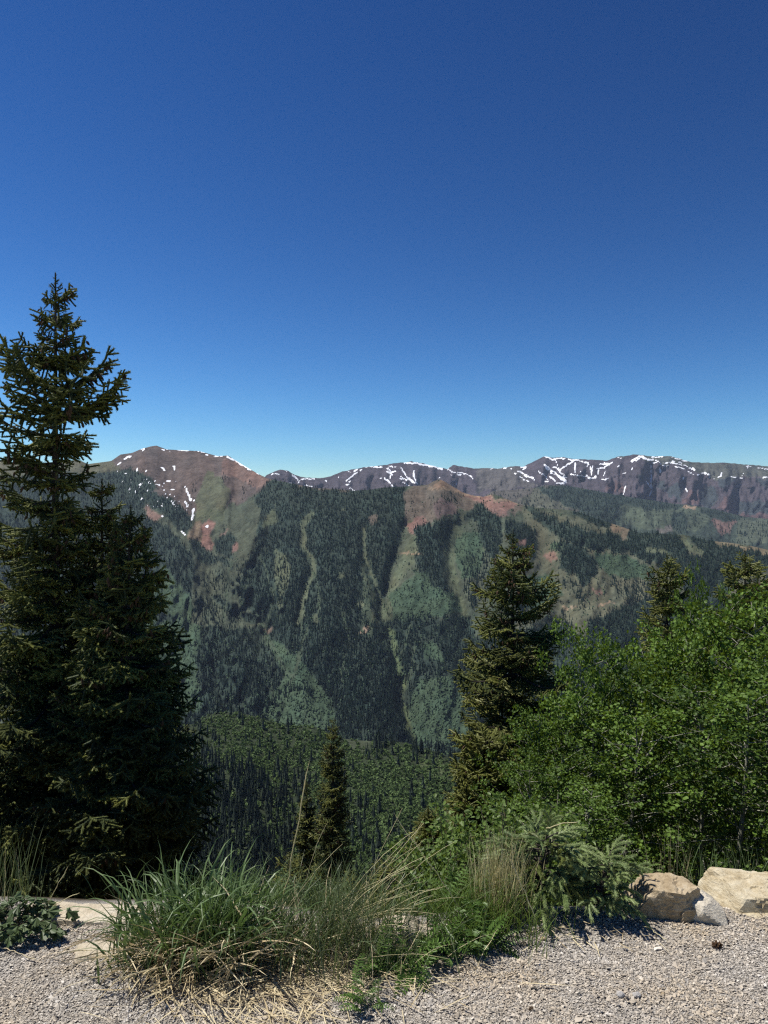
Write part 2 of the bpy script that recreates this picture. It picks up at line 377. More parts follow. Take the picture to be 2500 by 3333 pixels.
# lower slopes down to the valley
e([(455, 640), (560, 625), (640, 660), (760, 600), (1045, 600), (1045, 800), (455, 800)], col=FLOOR, fir=.6, asp=.45); e([(-280, 585), (140, 600), (215, 640), (215, 660), (-280, 660)], col=FLOOR, fir=.75, asp=.3)
e(zR([(-900, 240), (420, 240), (480, 230), (1130, 200), (1540, 180), (1600, 350), (1700, 1000), (-900, 1000)]), col=FLOOR, fir=.66, asp=.45)
e(zR([(480, 230), (1130, 200), (1160, 480), (1170, 620), (1240, 830), (900, 830), (780, 620), (640, 420), (540, 330)]), fir=.92, asp=.12)
e(zR([(0, 200), (100, 240), (60, 420), (100, 700), (-300, 760), (-300, 200)]), col=GREEN, fir=.15, asp=.7)
e(zR([(430, 290), (540, 330), (640, 420), (780, 600), (840, 800), (520, 800), (400, 680), (500, 560), (540, 500), (480, 380)]), col=GREEN, fir=.10, asp=1.0)
M.line(zR([(400, 670), (520, 620), (640, 560), (690, 600)]), 6, fir=.9)
e(zR([(1130, 210), (1240, 180), (1500, 170), (1540, 380), (1430, 500), (1260, 500), (1250, 600), (1200, 700)]), fir=.65, asp=.3)
e(zR([(1270, 520), (1440, 500), (1540, 700), (1560, 900), (1240, 860), (1210, 690)]), col=GREEN, fir=.06, asp=1.0)
e(zR([(1110, 60), (1300, 20), (1480, 60), (1500, 160), (1240, 190), (1130, 180)]), col=GREEN, fir=.08, asp=.9)
e(zR([(1290, 330), (1360, 330), (1420, 430), (1300, 400)]), col=GREEN, fir=.1, asp=.6)
M.line(zR([(1110, 240), (1150, 420), (1190, 560), (1170, 640), (1230, 840)]), 5, col=(.09, .115, .06), fir=.05, asp=.35)
e(zR([(405, 255), (420, 240), (480, 232), (480, 248), (440, 270)]), col=(.22, .16, .12), fir=0, asp=0); e(zR([(935, 262), (970, 240), (995, 232), (985, 275), (960, 278)]), col=(.27, .2, .15), fir=.15, asp=0)
e(zR([(930, 90), (960, 90), (1040, 175), (1040, 240), (1010, 200)]), col=run, fir=.03)
# snow on the left peak
rs = np.random.default_rng(4)
for q, w in (([(750, 155), (860, 158), (930, 178), (985, 178)], 5), ([(985, 178), (1030, 208), (1085, 238)], 9), ([(538, 188), (565, 178)], 8), ([(510, 214), (522, 208)], 8), ([(613, 150), (622, 149)], 6), ([(700, 148), (712, 158)], 7), ([(720, 152), (735, 157)], 6),
             ([(695, 228), (710, 242)], 8), ([(750, 222), (752, 236)], 8), ([(722, 232), (728, 234)], 6), ([(625, 235), (637, 243)], 7), ([(592, 230), (594, 240)], 7), ([(505, 243), (508, 250)], 6), ([(720, 287), (733, 290)], 6), ([(752, 283), (758, 286)], 5), ([(738, 322), (752, 327)], 5),
             ([(800, 312), (806, 322)], 9), ([(808, 330), (816, 352), (823, 372)], 8), ([(825, 360), (842, 373)], 5), ([(800, 380), (812, 390)], 8), ([(834, 410), (832, 430), (828, 455)], 11), ([(780, 500), (800, 515)], 6), ([(888, 482), (898, 482)], 8), ([(690, 433), (707, 443)], 5), ([(1108, 250), (1118, 256)], 4), ([(740, 378), (768, 398)], 4), ([(655, 286), (660, 290)], 5)):
    M.snowline(zA(q), max(1.15, w * .2315))
for k in range(120):
    t, u = rs.random(), rs.random()
    q = zA([(480 + 240 * t + 120 * u, 240 + 60 * t + 140 * u)])
    M.snowline([(q[0][0] + rs.normal() * 2, q[0][1] + rs.normal() * 2)], .7 + .9 * rs.random())
M.snow *= (GX < 282)

# grain of the slopes: streaks running downhill, trees thinning out at the edges of the woods
M.col *= (1 + .22 * fbm(GX / 3.5, GY / 22, 101, 3) + .16 * fbm(GX / 2.2, GY / 2.2, 102, 2))[..., None]
M.col *= 1 + np.array([.10, .0, -.06]) * fbm(GX / 11, GY / 11, 103, 3)[..., None]
M.fir *= 1 - .75 * sstep(.30, .62, fbm(GX / 2.6, GY / 15, 104, 3)) * (M.fir > .5)
M.fir *= np.where(M.fir > .5, .82 + .3 * fbm(GX / 14, GY / 20, 105, 3), 1)
M.fir = np.maximum(M.fir, .20 * sstep(.0, .5, fbm(GX / 6, GY / 10, 106, 3)) * (M.asp > .3))
M.asp = np.maximum(M.asp, .45 * sstep(.1, .5, fbm(GX / 12, GY / 18, 107, 3)) * (GY > 600) * (M.fir < .95))
for k in range(26):                                   # narrow avalanche chutes running down through the woods
    x0, y0 = 215 + 430 * rs.random(), 540 + 120 * rs.random(); L_ = 25 + 60 * rs.random(); sl = rs.normal() * .22
    M.line([(x0 + sl * L_ * q + 1.5 * math.sin(5 * q + k), y0 + L_ * q) for q in (0, .25, .5, .75, 1)], .9 + 2.2 * rs.random(), col=(.058, .076, .050), fir=.12, asp=.35)
# crest and foot of the massif, distances, relief
crest_m = polyl([(-300, 452), (-150, 470)] + zA([(0, 200), (100, 215), (340, 195), (380, 213), (480, 200), (520, 172), (570, 165), (610, 148), (650, 137), (675, 133), (720, 150), (780, 153), (860, 157), (940, 179), (985, 176), (1030, 205), (1080, 235), (1120, 258), (1150, 272), (1190, 283), (1230, 290), (1290, 303), (1350, 315), (1450, 321), (1530, 328), (1600, 324)])
                + zB([(0, 314), (60, 312), (110, 309), (150, 307), (190, 302), (215, 287), (240, 279), (265, 290), (300, 312), (340, 335), (380, 348), (430, 355), (470, 343), (500, 352), (560, 378), (600, 392), (680, 404), (790, 410), (850, 424), (950, 459), (1050, 492), (1100, 509), (1200, 514), (1300, 519), (1400, 544), (1500, 554), (1580, 566), (1659, 584)]) + [(900, 575), (1060, 600)])
foot_m = lambda px: np.full_like(np.asarray(px, float), 788.0)
yc_m = polyl([(-300, 4400), (0, 4300), (155, 4200), (235, 3900), (262, 3350), (290, 2950), (350, 2750), (440, 2620), (520, 2480), (640, 2320), (768, 2200), (1060, 2050)])
RIBS = [(zA([(1160, 280), (1110, 430), (1050, 600), (1000, 800)]), -230, 13), (zA([(700, 230), (830, 380), (860, 560), (900, 700), (1050, 860), (1150, 930)]), 330, 22), (zA([(600, 170), (700, 330), (830, 500), (840, 780)]), -150, 10),
        (zA([(940, 190), (960, 330), (930, 480)]), -90, 8), (zA([(500, 220), (560, 380), (700, 600)]), 120, 10), (zA([(985, 180), (1020, 300), (990, 430)]), 70, 8),
        (zE([(1290, 1250), (1380, 850), (1480, 560)]), 110, 8), (zE([(720, 520), (680, 690), (770, 850), (690, 1080), (640, 1300)]), 60, 6), (zE([(950, 260), (950, 800), (900, 1300)]), -90, 22), (zE([(1150, 570), (1150, 790), (1290, 1200)]), 50, 5),
        (zH([(200, 100), (165, 250), (240, 560)]), 80, 8), (zH([(440, 40), (500, 200), (480, 420)]), -70, 12), (zH([(600, 200), (700, 450), (640, 700)]), 90, 14), (zH([(560, 20), (760, 130), (1000, 180), (1300, 320)]), -60, 10), (zF([(480, 350), (430, 560), (400, 800)]), -60, 9),
        (zR([(1110, 240), (1150, 420), (1180, 620), (1240, 830)]), 90, 10), (zR([(430, 290), (640, 420), (800, 650)]), 70, 10), (zR([(250, 240), (300, 500), (350, 800)]), -80, 16), (zR([(800, 300), (950, 600), (1050, 830)]), -80, 18)]
def relief_m(px, py, t):
    r = 34 * fbm(px / 34, py / 85, 21, 4) + 15 * fbm(px / 9, py / 17, 31, 3) + np.where(px < 285, 26, 4) * fbm(px / 4, py / 9, 33, 3)
    r = r * np.where(px < 262, 1.45, 1.0)
    for pts, a, w in RIBS: r = r + .5 * a * np.exp(-(segdist(px, py, pts) / w) ** 2)
    return r * np.minimum(1, np.minimum(t * 6, (1 - t) * 9 + .06))
def surface(px, py, crest, foot, yc, yf, relief):
    """distance of a mountain side along the bearing (px, py): an even slope from foot to crest plus its relief"""
    pc = crest(px); pf = foot(px); Yc = yc(px); Yf = yf(px)
    zc = EYE + Yc * (512 - pc) / FPX; zf = EYE + Yf * (512 - pf) / FPX
    m = (py - 512) / FPX; dY = Yc - Yf; dz = zc - zf
    u = (EYE - zf - m * Yf) / (dz + m * dY)
    t = np.clip((pf - py) / (pf - pc), 0, 1)
    return Yf + u * dY + relief(px, py, t)
def world_of(px, py, Y): return np.stack([Y * (px - 384) / FPX, Y, EYE + Y * (512 - py) / FPX], -1)
def mountain(name, x0, x1, dx, nrow, crest, foot, yc, yf, relief, cover, mat, back, label):
    px = np.arange(x0, x1 + dx, dx); t = np.linspace(0, 1, nrow)
    PX = np.broadcast_to(px, (nrow, len(px)))
    PY = foot(px) + t[:, None] * (crest(px) - foot(px))
    P = world_of(PX, PY, surface(PX, PY, crest, foot, yc, yf, relief))
    if cover is not None:
        col = cover.at(cover.col, PX, PY); sn = cover.at(cover.snow, PX, PY)
    else: col = np.broadcast_to(np.array(GREEN), P.shape); sn = np.zeros(PX.shape)
    rows = [P]; cols = [col]; sns = [sn]
    for k, (dy, dz) in enumerate(back):             # the far side of the ridge
        q = P[-1].copy(); f = (q[:, 1] + dy) / q[:, 1]
        q[:, 0] *= f; q[:, 1] += dy; q[:, 2] += dz + .12 * abs(dz) * fbm(px / 20, px * 0 + k, 5, 2)
        rows.append(q[None]); cols.append(col[-1:]); sns.append(sn[-1:] * (k == 0))
    P = np.concatenate(rows); n, w = P.shape[:2]
    idx = np.arange(n * w).reshape(n, w)
    F = np.stack([idx[:-1, :-1], idx[:-1, 1:], idx[1:, 1:], idx[1:, :-1]], -1).reshape(-1, 4)
    o = mesh_obj(name, P.reshape(-1, 3), F, mat, None, True, None, {'cover': np.concatenate(cols).reshape(-1, 3), 'snow': np.concatenate(sns).reshape(-1)})
    return tag(o, label, 'mountain', None, 'structure')

mountain('mountain', -265, 1035, 1.5, 205, crest_m, foot_m, yc_m, lambda x: np.full_like(np.asarray(x, float), 1450.), relief_m, M, terrain_mat('massif_cover', .012, 6.0),
         [(60, -8), (250, -70), (900, -420), (1800, -800)], 'green and brown massif with a bowl shaped peak and wooded slopes cut by ski runs')

# ---- the wooded ridge behind, right of the red knob
B = Cover((.042, .058, .046))
B.poly(zG([(-1600, 330), (-400, 330), (0, 410), (150, 560), (60, 640), (-1600, 640)]), col=(.085, .082, .066), fir=.25)
B.poly(zF([(800, 320), (1060, 320), (1300, 370), (1500, 420), (1200, 470), (1130, 560), (800, 500)]), col=(.085, .08, .07), fir=.3)
B.poly(zF([(1120, 540), (1250, 440), (1500, 460), (1659, 480), (1659, 600), (1200, 600)]), col=(.085, .09, .066), fir=.3)
B.poly(zG([(430, 560), (580, 570), (640, 590), (800, 600), (900, 600), (980, 580), (1060, 590), (1160, 660), (1180, 700), (1100, 780), (900, 800), (600, 760), (430, 730)]), col=(.066, .084, .058), fir=.12)
B.poly(zG([(0, 410), (200, 430), (480, 490), (800, 530), (950, 565), (880, 620), (640, 590), (420, 550), (400, 650), (430, 740), (100, 620), (-40, 560), (-300, 420)]), col=FLOOR, fir=.95)
B.poly(zG([(880, 640), (970, 640), (980, 760), (1040, 840), (830, 760)]), col=FLOOR, fir=.8); B.poly(zG([(1010, 680), (1060, 660), (1100, 690), (1040, 760)]), fir=.6)
B.poly(zG([(1060, 590), (1200, 610), (1450, 660), (1450, 690), (1200, 670), (1100, 640)]), col=FLOOR, fir=.95)
B.poly(zG([(1180, 690), (1400, 690), (1340, 830), (1240, 790)]), col=(.15, .10, .085), fir=.25); B.poly(zG([(1400, 690), (2200, 690), (2200, 900), (1400, 900)]), col=(.07, .085, .06), fir=.35)
B.poly(zG([(730, 760), (850, 740), (860, 800), (750, 800)]), col=(.13, .12, .105)); B.line(zG([(960, 590), (1058, 594)]), 2.0, col=TAN, fir=0)
crest_b = polyl([(-300, 540), (420, 520), (470, 505)] + zB([(470, 330), (540, 325), (640, 318), (700, 304), (760, 305), (800, 308), (900, 326), (1000, 346), (1100, 361), (1200, 376), (1260, 386), (1310, 388), (1400, 402), (1500, 426), (1560, 441), (1659, 450)]) + [(900, 535), (1060, 545)])
foot_b = lambda px: crest_b(px) + 75
def relief_b(px, py, t): return (260 * fbm(px / 26, py / 40, 51, 4) + 60 * fbm(px / 7, py / 9, 53, 3)) * np.minimum(1, np.minimum(t * 6, (1 - t) * 6 + .05))
yc_b = lambda x: np.full_like(np.asarray(x, float), 5200.); yf_b = lambda x: np.full_like(np.asarray(x, float), 3300.)
mountain('forested_ridge', 330, 1035, 1.0, 76, crest_b, foot_b, yc_b, yf_b, relief_b, B, terrain_mat('ridge_cover', .008, 12.0, snow=False), [(200, -60), (900, -500)], 'dark forested ridge with green clearings behind the ski slopes')

# ---- the snow streaked range behind everything
D = Cover(ROCK)
D.poly(zG([(380, 160), (560, 130), (900, 150), (1240, 210), (1700, 230), (2400, 240), (2400, 350), (1300, 350), (1200, 360), (1000, 250), (700, 220), (600, 180)]), col=(.082, .086, .070))
D.poly(zB([(400, 180), (560, 215), (640, 290), (700, 310), (400, 330)]), col=(.09, .083, .075))
for q in ([(830, 420), (880, 380), (960, 420), (930, 530), (840, 500)], [(1080, 430), (1200, 420), (1250, 500), (1180, 600), (1080, 570)], [(1230, 350), (1400, 350), (1330, 420), (1240, 440)], [(580, 350), (620, 330), (630, 370), (600, 390)], [(740, 380), (800, 360), (810, 430), (740, 440)], [(1400, 540), (2400, 480), (2400, 680), (1420, 650)], [(1550, 360), (2400, 350), (2400, 420), (1600, 420)]):
    D.poly(zG(q), col=(.042, .052, .056), fir=.5)
for q in ([(940, 560), (1000, 450), (1100, 480), (1090, 570)], [(1235, 595), (1300, 490), (1400, 560), (1410, 640)], [(270, 440), (420, 380), (500, 420), (460, 480)], [(1220, 640), (1600, 650), (2400, 680), (2400, 800), (1220, 800)]): D.poly(zG(q), col=(.105, .070, .068))
D.col *= (1 + .16 * fbm(GX / 30, GY / 1.1, 91, 3) + .10 * fbm(GX / 5, GY / 3, 92, 3))[..., None]
SF = [([(170, 225), (290, 225), (380, 250), (490, 268)], 14), ([(0, 340), (85, 415)], 10), ([(140, 255), (180, 330), (260, 400)], 13), ([(250, 290), (250, 340), (280, 405)], 11), ([(135, 358), (220, 420)], 8), ([(140, 338), (190, 365)], 8), ([(25, 265), (60, 290), (100, 290)], 12), ([(40, 250), (100, 255)], 7), ([(20, 290), (70, 310)], 9), ([(48, 320), (50, 338)], 13), ([(530, 278), (635, 318)], 10),
      ([(615, 292), (680, 315), (745, 362)], 8), ([(600, 380), (600, 400)], 4), ([(450, 352), (465, 333)], 7), ([(890, 268), (970, 266)], 7), ([(980, 264), (1015, 264)], 9), ([(1045, 270), (1060, 272)], 7), ([(1130, 256), (1180, 252)], 8), ([(1110, 292), (1160, 310), (1250, 355)], 14), ([(1170, 320), (1220, 340)], 16), ([(1130, 343), (1205, 370)], 6), ([(1140, 280), (1170, 265)], 7), ([(1330, 172), (1420, 190), (1500, 182)], 12), ([(1420, 190), (1450, 250), (1460, 290), (1520, 350)], 9),
      ([(1460, 280), (1530, 220), (1590, 195), (1659, 205)], 11), ([(1410, 257), (1460, 277)], 13), ([(1330, 240), (1400, 290), (1470, 340), (1510, 380)], 20), ([(1340, 268), (1420, 330)], 9), ([(1370, 335), (1430, 382), (1500, 400)], 13), ([(1270, 280), (1340, 330), (1355, 360)], 9), ([(1330, 375), (1365, 375)], 6), ([(1590, 220), (1590, 300)], 6), ([(1550, 318), (1590, 318)], 9), ([(1600, 325), (1655, 332)], 10), ([(1525, 178), (1570, 200)], 9), ([(560, 322), (566, 325)], 5), ([(1085, 320), (1100, 322)], 6)]
SG = [([(0, 225), (40, 195)], 12), ([(0, 183), (30, 195), (90, 200)], 10), ([(95, 200), (150, 215), (170, 228)], 9), ([(163, 230), (153, 252)], 8), ([(55, 220), (58, 300)], 5), ([(20, 318), (60, 320)], 6), ([(70, 325), (140, 335)], 9), ([(145, 325), (190, 345), (230, 335)], 12), ([(160, 348), (200, 358)], 8), ([(258, 238), (310, 232), (370, 215)], 11), ([(285, 222), (350, 222)], 12), ([(300, 260), (330, 235)], 14), ([(235, 268), (300, 270)], 8), ([(180, 245), (195, 312)], 6), ([(203, 240), (195, 300)], 4), ([(250, 285), (245, 320)], 4), ([(310, 290), (288, 326)], 7), ([(278, 358), (325, 355)], 8), ([(408, 255), (424, 243)], 8), ([(415, 178), (445, 178)], 8), ([(100, 300), (103, 310)], 7),
      ([(525, 212), (590, 172)], 16), ([(590, 172), (640, 182), (700, 200)], 13), ([(560, 208), (600, 190)], 9), ([(695, 222), (735, 226)], 8), ([(690, 172), (740, 178), (785, 167)], 11), ([(720, 200), (780, 238)], 9), ([(785, 212), (860, 225), (940, 241)], 8), ([(862, 173), (920, 195), (988, 210)], 7), ([(868, 212), (885, 214)], 7), ([(915, 219), (935, 221)], 9), ([(885, 250), (925, 262), (970, 278)], 9), ([(985, 290), (1045, 312)], 8), ([(960, 241), (1065, 285)], 8), ([(1030, 262), (1055, 278)], 10), ([(1072, 315), (1085, 315)], 7), ([(1105, 302), (1180, 332)], 7), ([(1135, 300), (1175, 326)], 10), ([(1165, 343), (1213, 356)], 8), ([(1240, 335), (1265, 328), (1275, 300)], 10), ([(1350, 335), (1390, 342)], 5), ([(1430, 352), (1440, 354)], 6), ([(1475, 245), (1520, 248)], 7), ([(1492, 247), (1480, 285)], 8), ([(1455, 315), (1447, 330)], 3),
      ([(1575, 262), (1610, 263)], 7), ([(1622, 265), (1659, 266)], 8), ([(685, 245), (690, 330), (688, 400), (695, 435)], 7), ([(695, 435), (680, 500)], 6), ([(755, 265), (765, 318)], 6), ([(772, 280), (765, 305)], 4), ([(960, 345), (955, 360)], 7), ([(960, 412), (985, 465)], 7), ([(477, 412), (460, 482)], 5), ([(640, 370), (690, 425)], 3.5), ([(530, 262), (525, 280)], 5), ([(455, 306), (470, 303)], 5), ([(1620, 340), (1659, 340)], 5), ([(785, 238), (830, 240)], 5)]
SE = [([(435, 150), (475, 143), (495, 152)], 9), ([(600, 155), (640, 190)], 13), ([(660, 185), (770, 187)], 7), ([(652, 190), (637, 220)], 7), ([(570, 217), (590, 218)], 5), ([(695, 240), (748, 243)], 4), ([(1035, 262), (1075, 270)], 6), ([(1012, 200), (1060, 160), (1097, 130)], 9), ([(1010, 230), (1030, 228)], 8), ([(1028, 210), (1042, 206)], 7), ([(1165, 96), (1220, 90), (1290, 94)], 8), ([(848, 203), (862, 204)], 6), ([(950, 172), (952, 185)], 6), ([(1010, 125), (1050, 130)], 6), ([(1075, 130), (1095, 108)], 5), ([(1120, 120), (1135, 112)], 8), ([(1270, 180), (1282, 180)], 9), ([(1300, 175), (1385, 245)], 8), ([(1160, 175), (1168, 172)], 5), ([(545, 127), (555, 130)], 5)]
for z, sset, k in ((zF, SF, .1204), (zG, SG, .1204), (zE, SE, .1296)):
    for q, w in sset: D.snowline(z(q), max(1.15, w * k * 1.05))
crest_d = polyl([(-300, 520), (240, 505)] + zA([(1150, 262), (1185, 245), (1210, 238), (1240, 240), (1270, 258), (1300, 270), (1340, 272), (1380, 275), (1430, 265), (1480, 245), (1530, 235), (1570, 228), (1620, 222)])
                + zB([(0, 218), (50, 208), (100, 205), (118, 199), (130, 205), (170, 210), (240, 228), (275, 234), (300, 216), (320, 222), (390, 232), (430, 230), (500, 232), (560, 222), (600, 225), (640, 205), (690, 180), (730, 185), (780, 184), (830, 192), (890, 194), (960, 198), (1010, 182), (1060, 175), (1090, 171), (1150, 180), (1200, 180), (1240, 178), (1290, 195), (1330, 205), (1420, 208), (1480, 207), (1560, 215), (1659, 222)]) + [(850, 474), (1060, 490)])
crest_d2 = lambda px: crest_d(px) + .5 * fbm(np.asarray(px) / 3.0, np.asarray(px) * 0, 61, 3)
foot_d = lambda px: np.full_like(np.asarray(px, float), 560.0)
def relief_d(px, py, t):
    r = 380 * fbm(px / 20, py / 45, 71, 4) + 190 * fbm(px / 6, py / 12, 73, 4)
    r = r + 20 * np.abs(fbm(px / 40, py / 2.2, 75, 2))                 # rock bands
    for pts, a, w in ((zG([(690, 240), (690, 500)]), 260, 4), (zG([(960, 400), (985, 470)]), 200, 4), (zG([(600, 210), (560, 470)]), -260, 8), (zG([(1020, 330), (1010, 560)]), -300, 10), (zG([(1290, 380), (1320, 600)]), -260, 9), (zG([(1150, 380), (1180, 570)]), 260, 8), (zF([(1400, 290), (1500, 390)]), 200, 7), (zF([(1290, 200), (1250, 330)]), -260, 9), (zF([(180, 300), (260, 400)]), 140, 5)):
        r = r + .6 * a * np.exp(-(segdist(px, py, pts) / w) ** 2)
    return r * np.minimum(1, np.minimum(t * 6, (1 - t) * 7 + .04))
mountain('far_mountain', 190, 1035, 1.1, 105, crest_d2, foot_d, lambda x: 8600. + 300 * np.sin(np.asarray(x) / 60.), lambda x: np.full_like(np.asarray(x, float), 6200.), relief_d, D, terrain_mat('range_cover', .006, 25.0), [(150, -40), (600, -300), (1200, -700)], 'purple grey rocky range streaked with snow along the skyline')

# ---- the near wooded knoll, the slope under the camera and the valley floor
crest_k = polyl([(-320, 745), (0, 735), (180, 724)] + zR([(60, 760), (100, 722), (180, 694), (260, 694), (350, 707), (450, 738), (530, 758), (620, 768), (700, 768), (780, 803), (860, 838), (940, 848), (1030, 853), (1100, 853), (1200, 862), (1300, 892), (1410, 932), (1500, 962), (1800, 990)]) + [(1080, 790)])
foot_k = lambda px: np.full_like(np.asarray(px, float), 915.0)
yc_k = polyl([(-320, 900), (190, 900), (300, 860), (400, 820), (480, 760), (1080, 700)])
yf_k = lambda x: np.full_like(np.asarray(x, float), 470.)
def relief_k(px, py, t): return (28 * fbm(px / 60, py / 60, 81, 3)) * np.minimum(1, np.minimum(t * 5, (1 - t) * 5))
K = Cover((.05, .062, .034))
kx = np.arange(-320, 1085, 2.5)
def knoll_terrain():
    t = np.linspace(0, 1, 60); PX = np.broadcast_to(kx, (60, len(kx))); PY = foot_k(kx) + t[:, None] * (crest_k(kx) - foot_k(kx))
    P = world_of(PX, PY, surface(PX, PY, crest_k, foot_k, yc_k, yf_k, relief_k))
    col = np.zeros(P.shape); col[:] = (.030, .040, .022)
    cl = zR([(860, 832), (1010, 845), (990, 905), (900, 900)]); m = inpoly(PX, PY, cl); col[m] = (.055, .066, .040)
    m = inpoly(PX, PY, zR([(1240, 950), (1400, 950), (1410, 1030), (1300, 1040)])); col[m] = (.075, .095, .045)
    rows = [P]
    for dy, dz in ((40, -12), (160, -90), (480, -262)):
        q = P[-1].copy(); q[:, 0] *= (q[:, 1] + dy) / q[:, 1]; q[:, 1] += dy; q[:, 2] += dz; rows.append(q[None])
    col = np.concatenate([col] + [col[-1:]] * 3); P = np.concatenate(rows); n, w = P.shape[:2]
    idx = np.arange(n * w).reshape(n, w); F = np.stack([idx[:-1, :-1], idx[:-1, 1:], idx[1:, 1:], idx[1:, :-1]], -1).reshape(-1, 4)
    o = mesh_obj('hill', P.reshape(-1, 3), F, terrain_mat('knoll_cover', .05, 1.0, snow=False), None, True, None, {'cover': col.reshape(-1, 3), 'snow': np.zeros(n * w)})
    tag(o, 'low wooded hill below the viewpoint in front of the massif', 'hill', None, 'structure')
knoll_terrain()
def valley():
    n = 60; g = np.linspace(-13500, 13500, n); X, Y = np.meshgrid(g, np.linspace(-2500, 13800, n))
    Z = -820 + 30 * fbm(X / 900, Y / 900, 8, 3)
    idx = np.arange(n * n).reshape(n, n); F = np.stack([idx[:-1, :-1], idx[:-1, 1:], idx[1:, 1:], idx[1:, :-1]], -1).reshape(-1, 4)
    col = np.zeros((n * n, 3)); col[:] = (.05, .065, .036)
    o = mesh_obj('terrain', np.stack([X, Y, Z], -1).reshape(-1, 3), F, terrain_mat('valley_cover', .004, 0, snow=False), None, True, None, {'cover': col, 'snow': np.zeros(n * n)})
    tag(o, 'green valley land far below between the mountains', 'terrain', None, 'structure')
valley()

# ------------------------------------------------------------------ forests
def tiers(n, k, rng, jag=.25, slim=1.0):
    """a conifer of unit height: n ragged skirts of k spikes"""
    g = Geo()
    for i in range(n):
        z0 = .06 + .82 * i / n; z1 = min(1.0, z0 + 1.55 / n + .1); r = slim * .5 * (1 - z0) ** .85
        a = np.arange(k) * 2 * math.pi / k + rng.random() * 6
        rr = r * (1 + jag * rng.normal(size=k)).clip(.5, 1.5)
        V = np.concatenate([np.stack([np.cos(a) * rr, np.sin(a) * rr, z0 + .03 * rng.normal(size=k)], 1), [[0, 0, z1]]])
        F = np.array([[j, (j + 1) % k, k] for j in range(k)])
        g.add(V, F, np.concatenate([rng.random(k) * .5 + .4, [.3]]))
    return np.concatenate(g.V), np.concatenate(g.F), np.concatenate(g.var)
def puff(n, rng, size=.3, flat=1.0):
    """a broadleaf crown of unit height and width: leafy scraps all over and through an ellipsoid"""
    c = unit(n, rng) * (.32 + .18 * rng.random((n, 1))) * np.array([1, 1, flat]); c[:, 2] += .5
    nn = nrm(c - np.array([0, 0, .35]) + .5 * rng.normal(size=(n, 3)))
    t = nrm(np.cross(nn, unit(n, rng))); b = np.cross(nn, t); s = size * (.6 + .8 * rng.random((n, 1)))
    V = np.stack([c - t * s * .5 - b * s * .3, c + t * s * .5 - b * s * .3, c + b * s * .6], 1).reshape(-1, 3)
    return V, np.arange(3 * n).reshape(n, 3), np.repeat(.25 + .6 * rng.random(n), 3)
def mass(name, templates, pos, h, w, mat, label, cat, rng, smooth=False):
    """many far trees joined into one"""
    Vs, Fs, vs_ = [], [], []; base = 0; pick = rng.integers(0, len(templates), len(pos)); rot = rng.random(len(pos)) * 6.28; tone = rng.normal(size=len(pos)) * .14
    for k, (V, F, v) in enumerate(templates):
        s = np.where(pick == k)[0]
        if not len(s): continue
        c, n_ = np.cos(rot[s])[:, None], np.sin(rot[s])[:, None]
        x = (V[None, :, 0] * c - V[None, :, 1] * n_) * w[s, None]; y = (V[None, :, 0] * n_ + V[None, :, 1] * c) * w[s, None]; z = V[None, :, 2] * h[s, None]
        P = np.stack([x, y, z], -1) + pos[s][:, None]
        Vs.append(P.reshape(-1, 3)); Fs.append((F[None] + (np.arange(len(s)) * len(V))[:, None, None]).reshape(-1, 3) + base); base += len(s) * len(V)
        vs_.append((v[None] + tone[s][:, None]).reshape(-1))
    o = mesh_obj(name, np.concatenate(Vs), np.concatenate(Fs), mat, None, smooth, np.concatenate(vs_))
    return tag(o, label, cat, None, 'stuff')
def scatter(n, x0, x1, y0, y1, dens, seed, clump=.0):
    rng = np.random.default_rng(seed); px = x0 + (x1 - x0) * rng.random(n); py = y0 + (y1 - y0) * rng.random(n)
    d = dens(px, py)
    if clump: d = d + clump * fbm(px / 5, py / 5, seed, 2) * (d > .02)
    k = rng.random(n) < d; return px[k], py[k], rng

fir_far = foliage_mat('far_conifer_needles', (.020, .036, .029), (.045, .074, .055), 0, .8, .05)
asp_far = foliage_mat('far_aspen_leaves', (.054, .088, .052), (.072, .110, .060), 0, .8, .05)
YM = lambda px, py: surface(px, py, crest_m, foot_m, yc_m, lambda x: np.full_like(np.asarray(x, float), 1450.), relief_m)
def ok_m(px, py): return (py > crest_m(px) + .3) & (py < 786)
J = np.random.default_rng(88)
px, py, rng = scatter(200000, -250, 1020, 462, 786, lambda x, y: ok_m(x, y) * M.at(M.fir, x + 1.3 * J.normal(size=len(x)), y + 2.0 * J.normal(size=len(x))) * np.where((x < 0) | (x > 768), .3, 1), 41, .25)
Y = YM(px, py); h = (9.5 + 6.5 * rng.random(len(px))) * np.where(Y > 3100, 1.1, 1.0); h *= np.where(M.at(M.fir, px, py) < .3, .75, 1)
f3 = [tiers(2, 5, np.random.default_rng(s), .2, 1.0) for s in range(4)]
mass('mountain_forest', f3, world_of(px, py, Y) - np.array([0, 0, .8]), h, h * (.23 + .09 * rng.random(len(px))), fir_far, 'dark conifer forest spread over the slopes of the massif', 'forest', rng)
px, py, rng = scatter(70000, -250, 1020, 490, 786, lambda x, y: ok_m(x, y) * (M.at(M.asp, x, y) + .05 * (M.at(M.fir, x, y) < .3) * (y > 500)) * np.where((x < 0) | (x > 768), .4, .8), 43, .5)
Y = YM(px, py); h = 2.2 + 2.4 * rng.random(len(px))
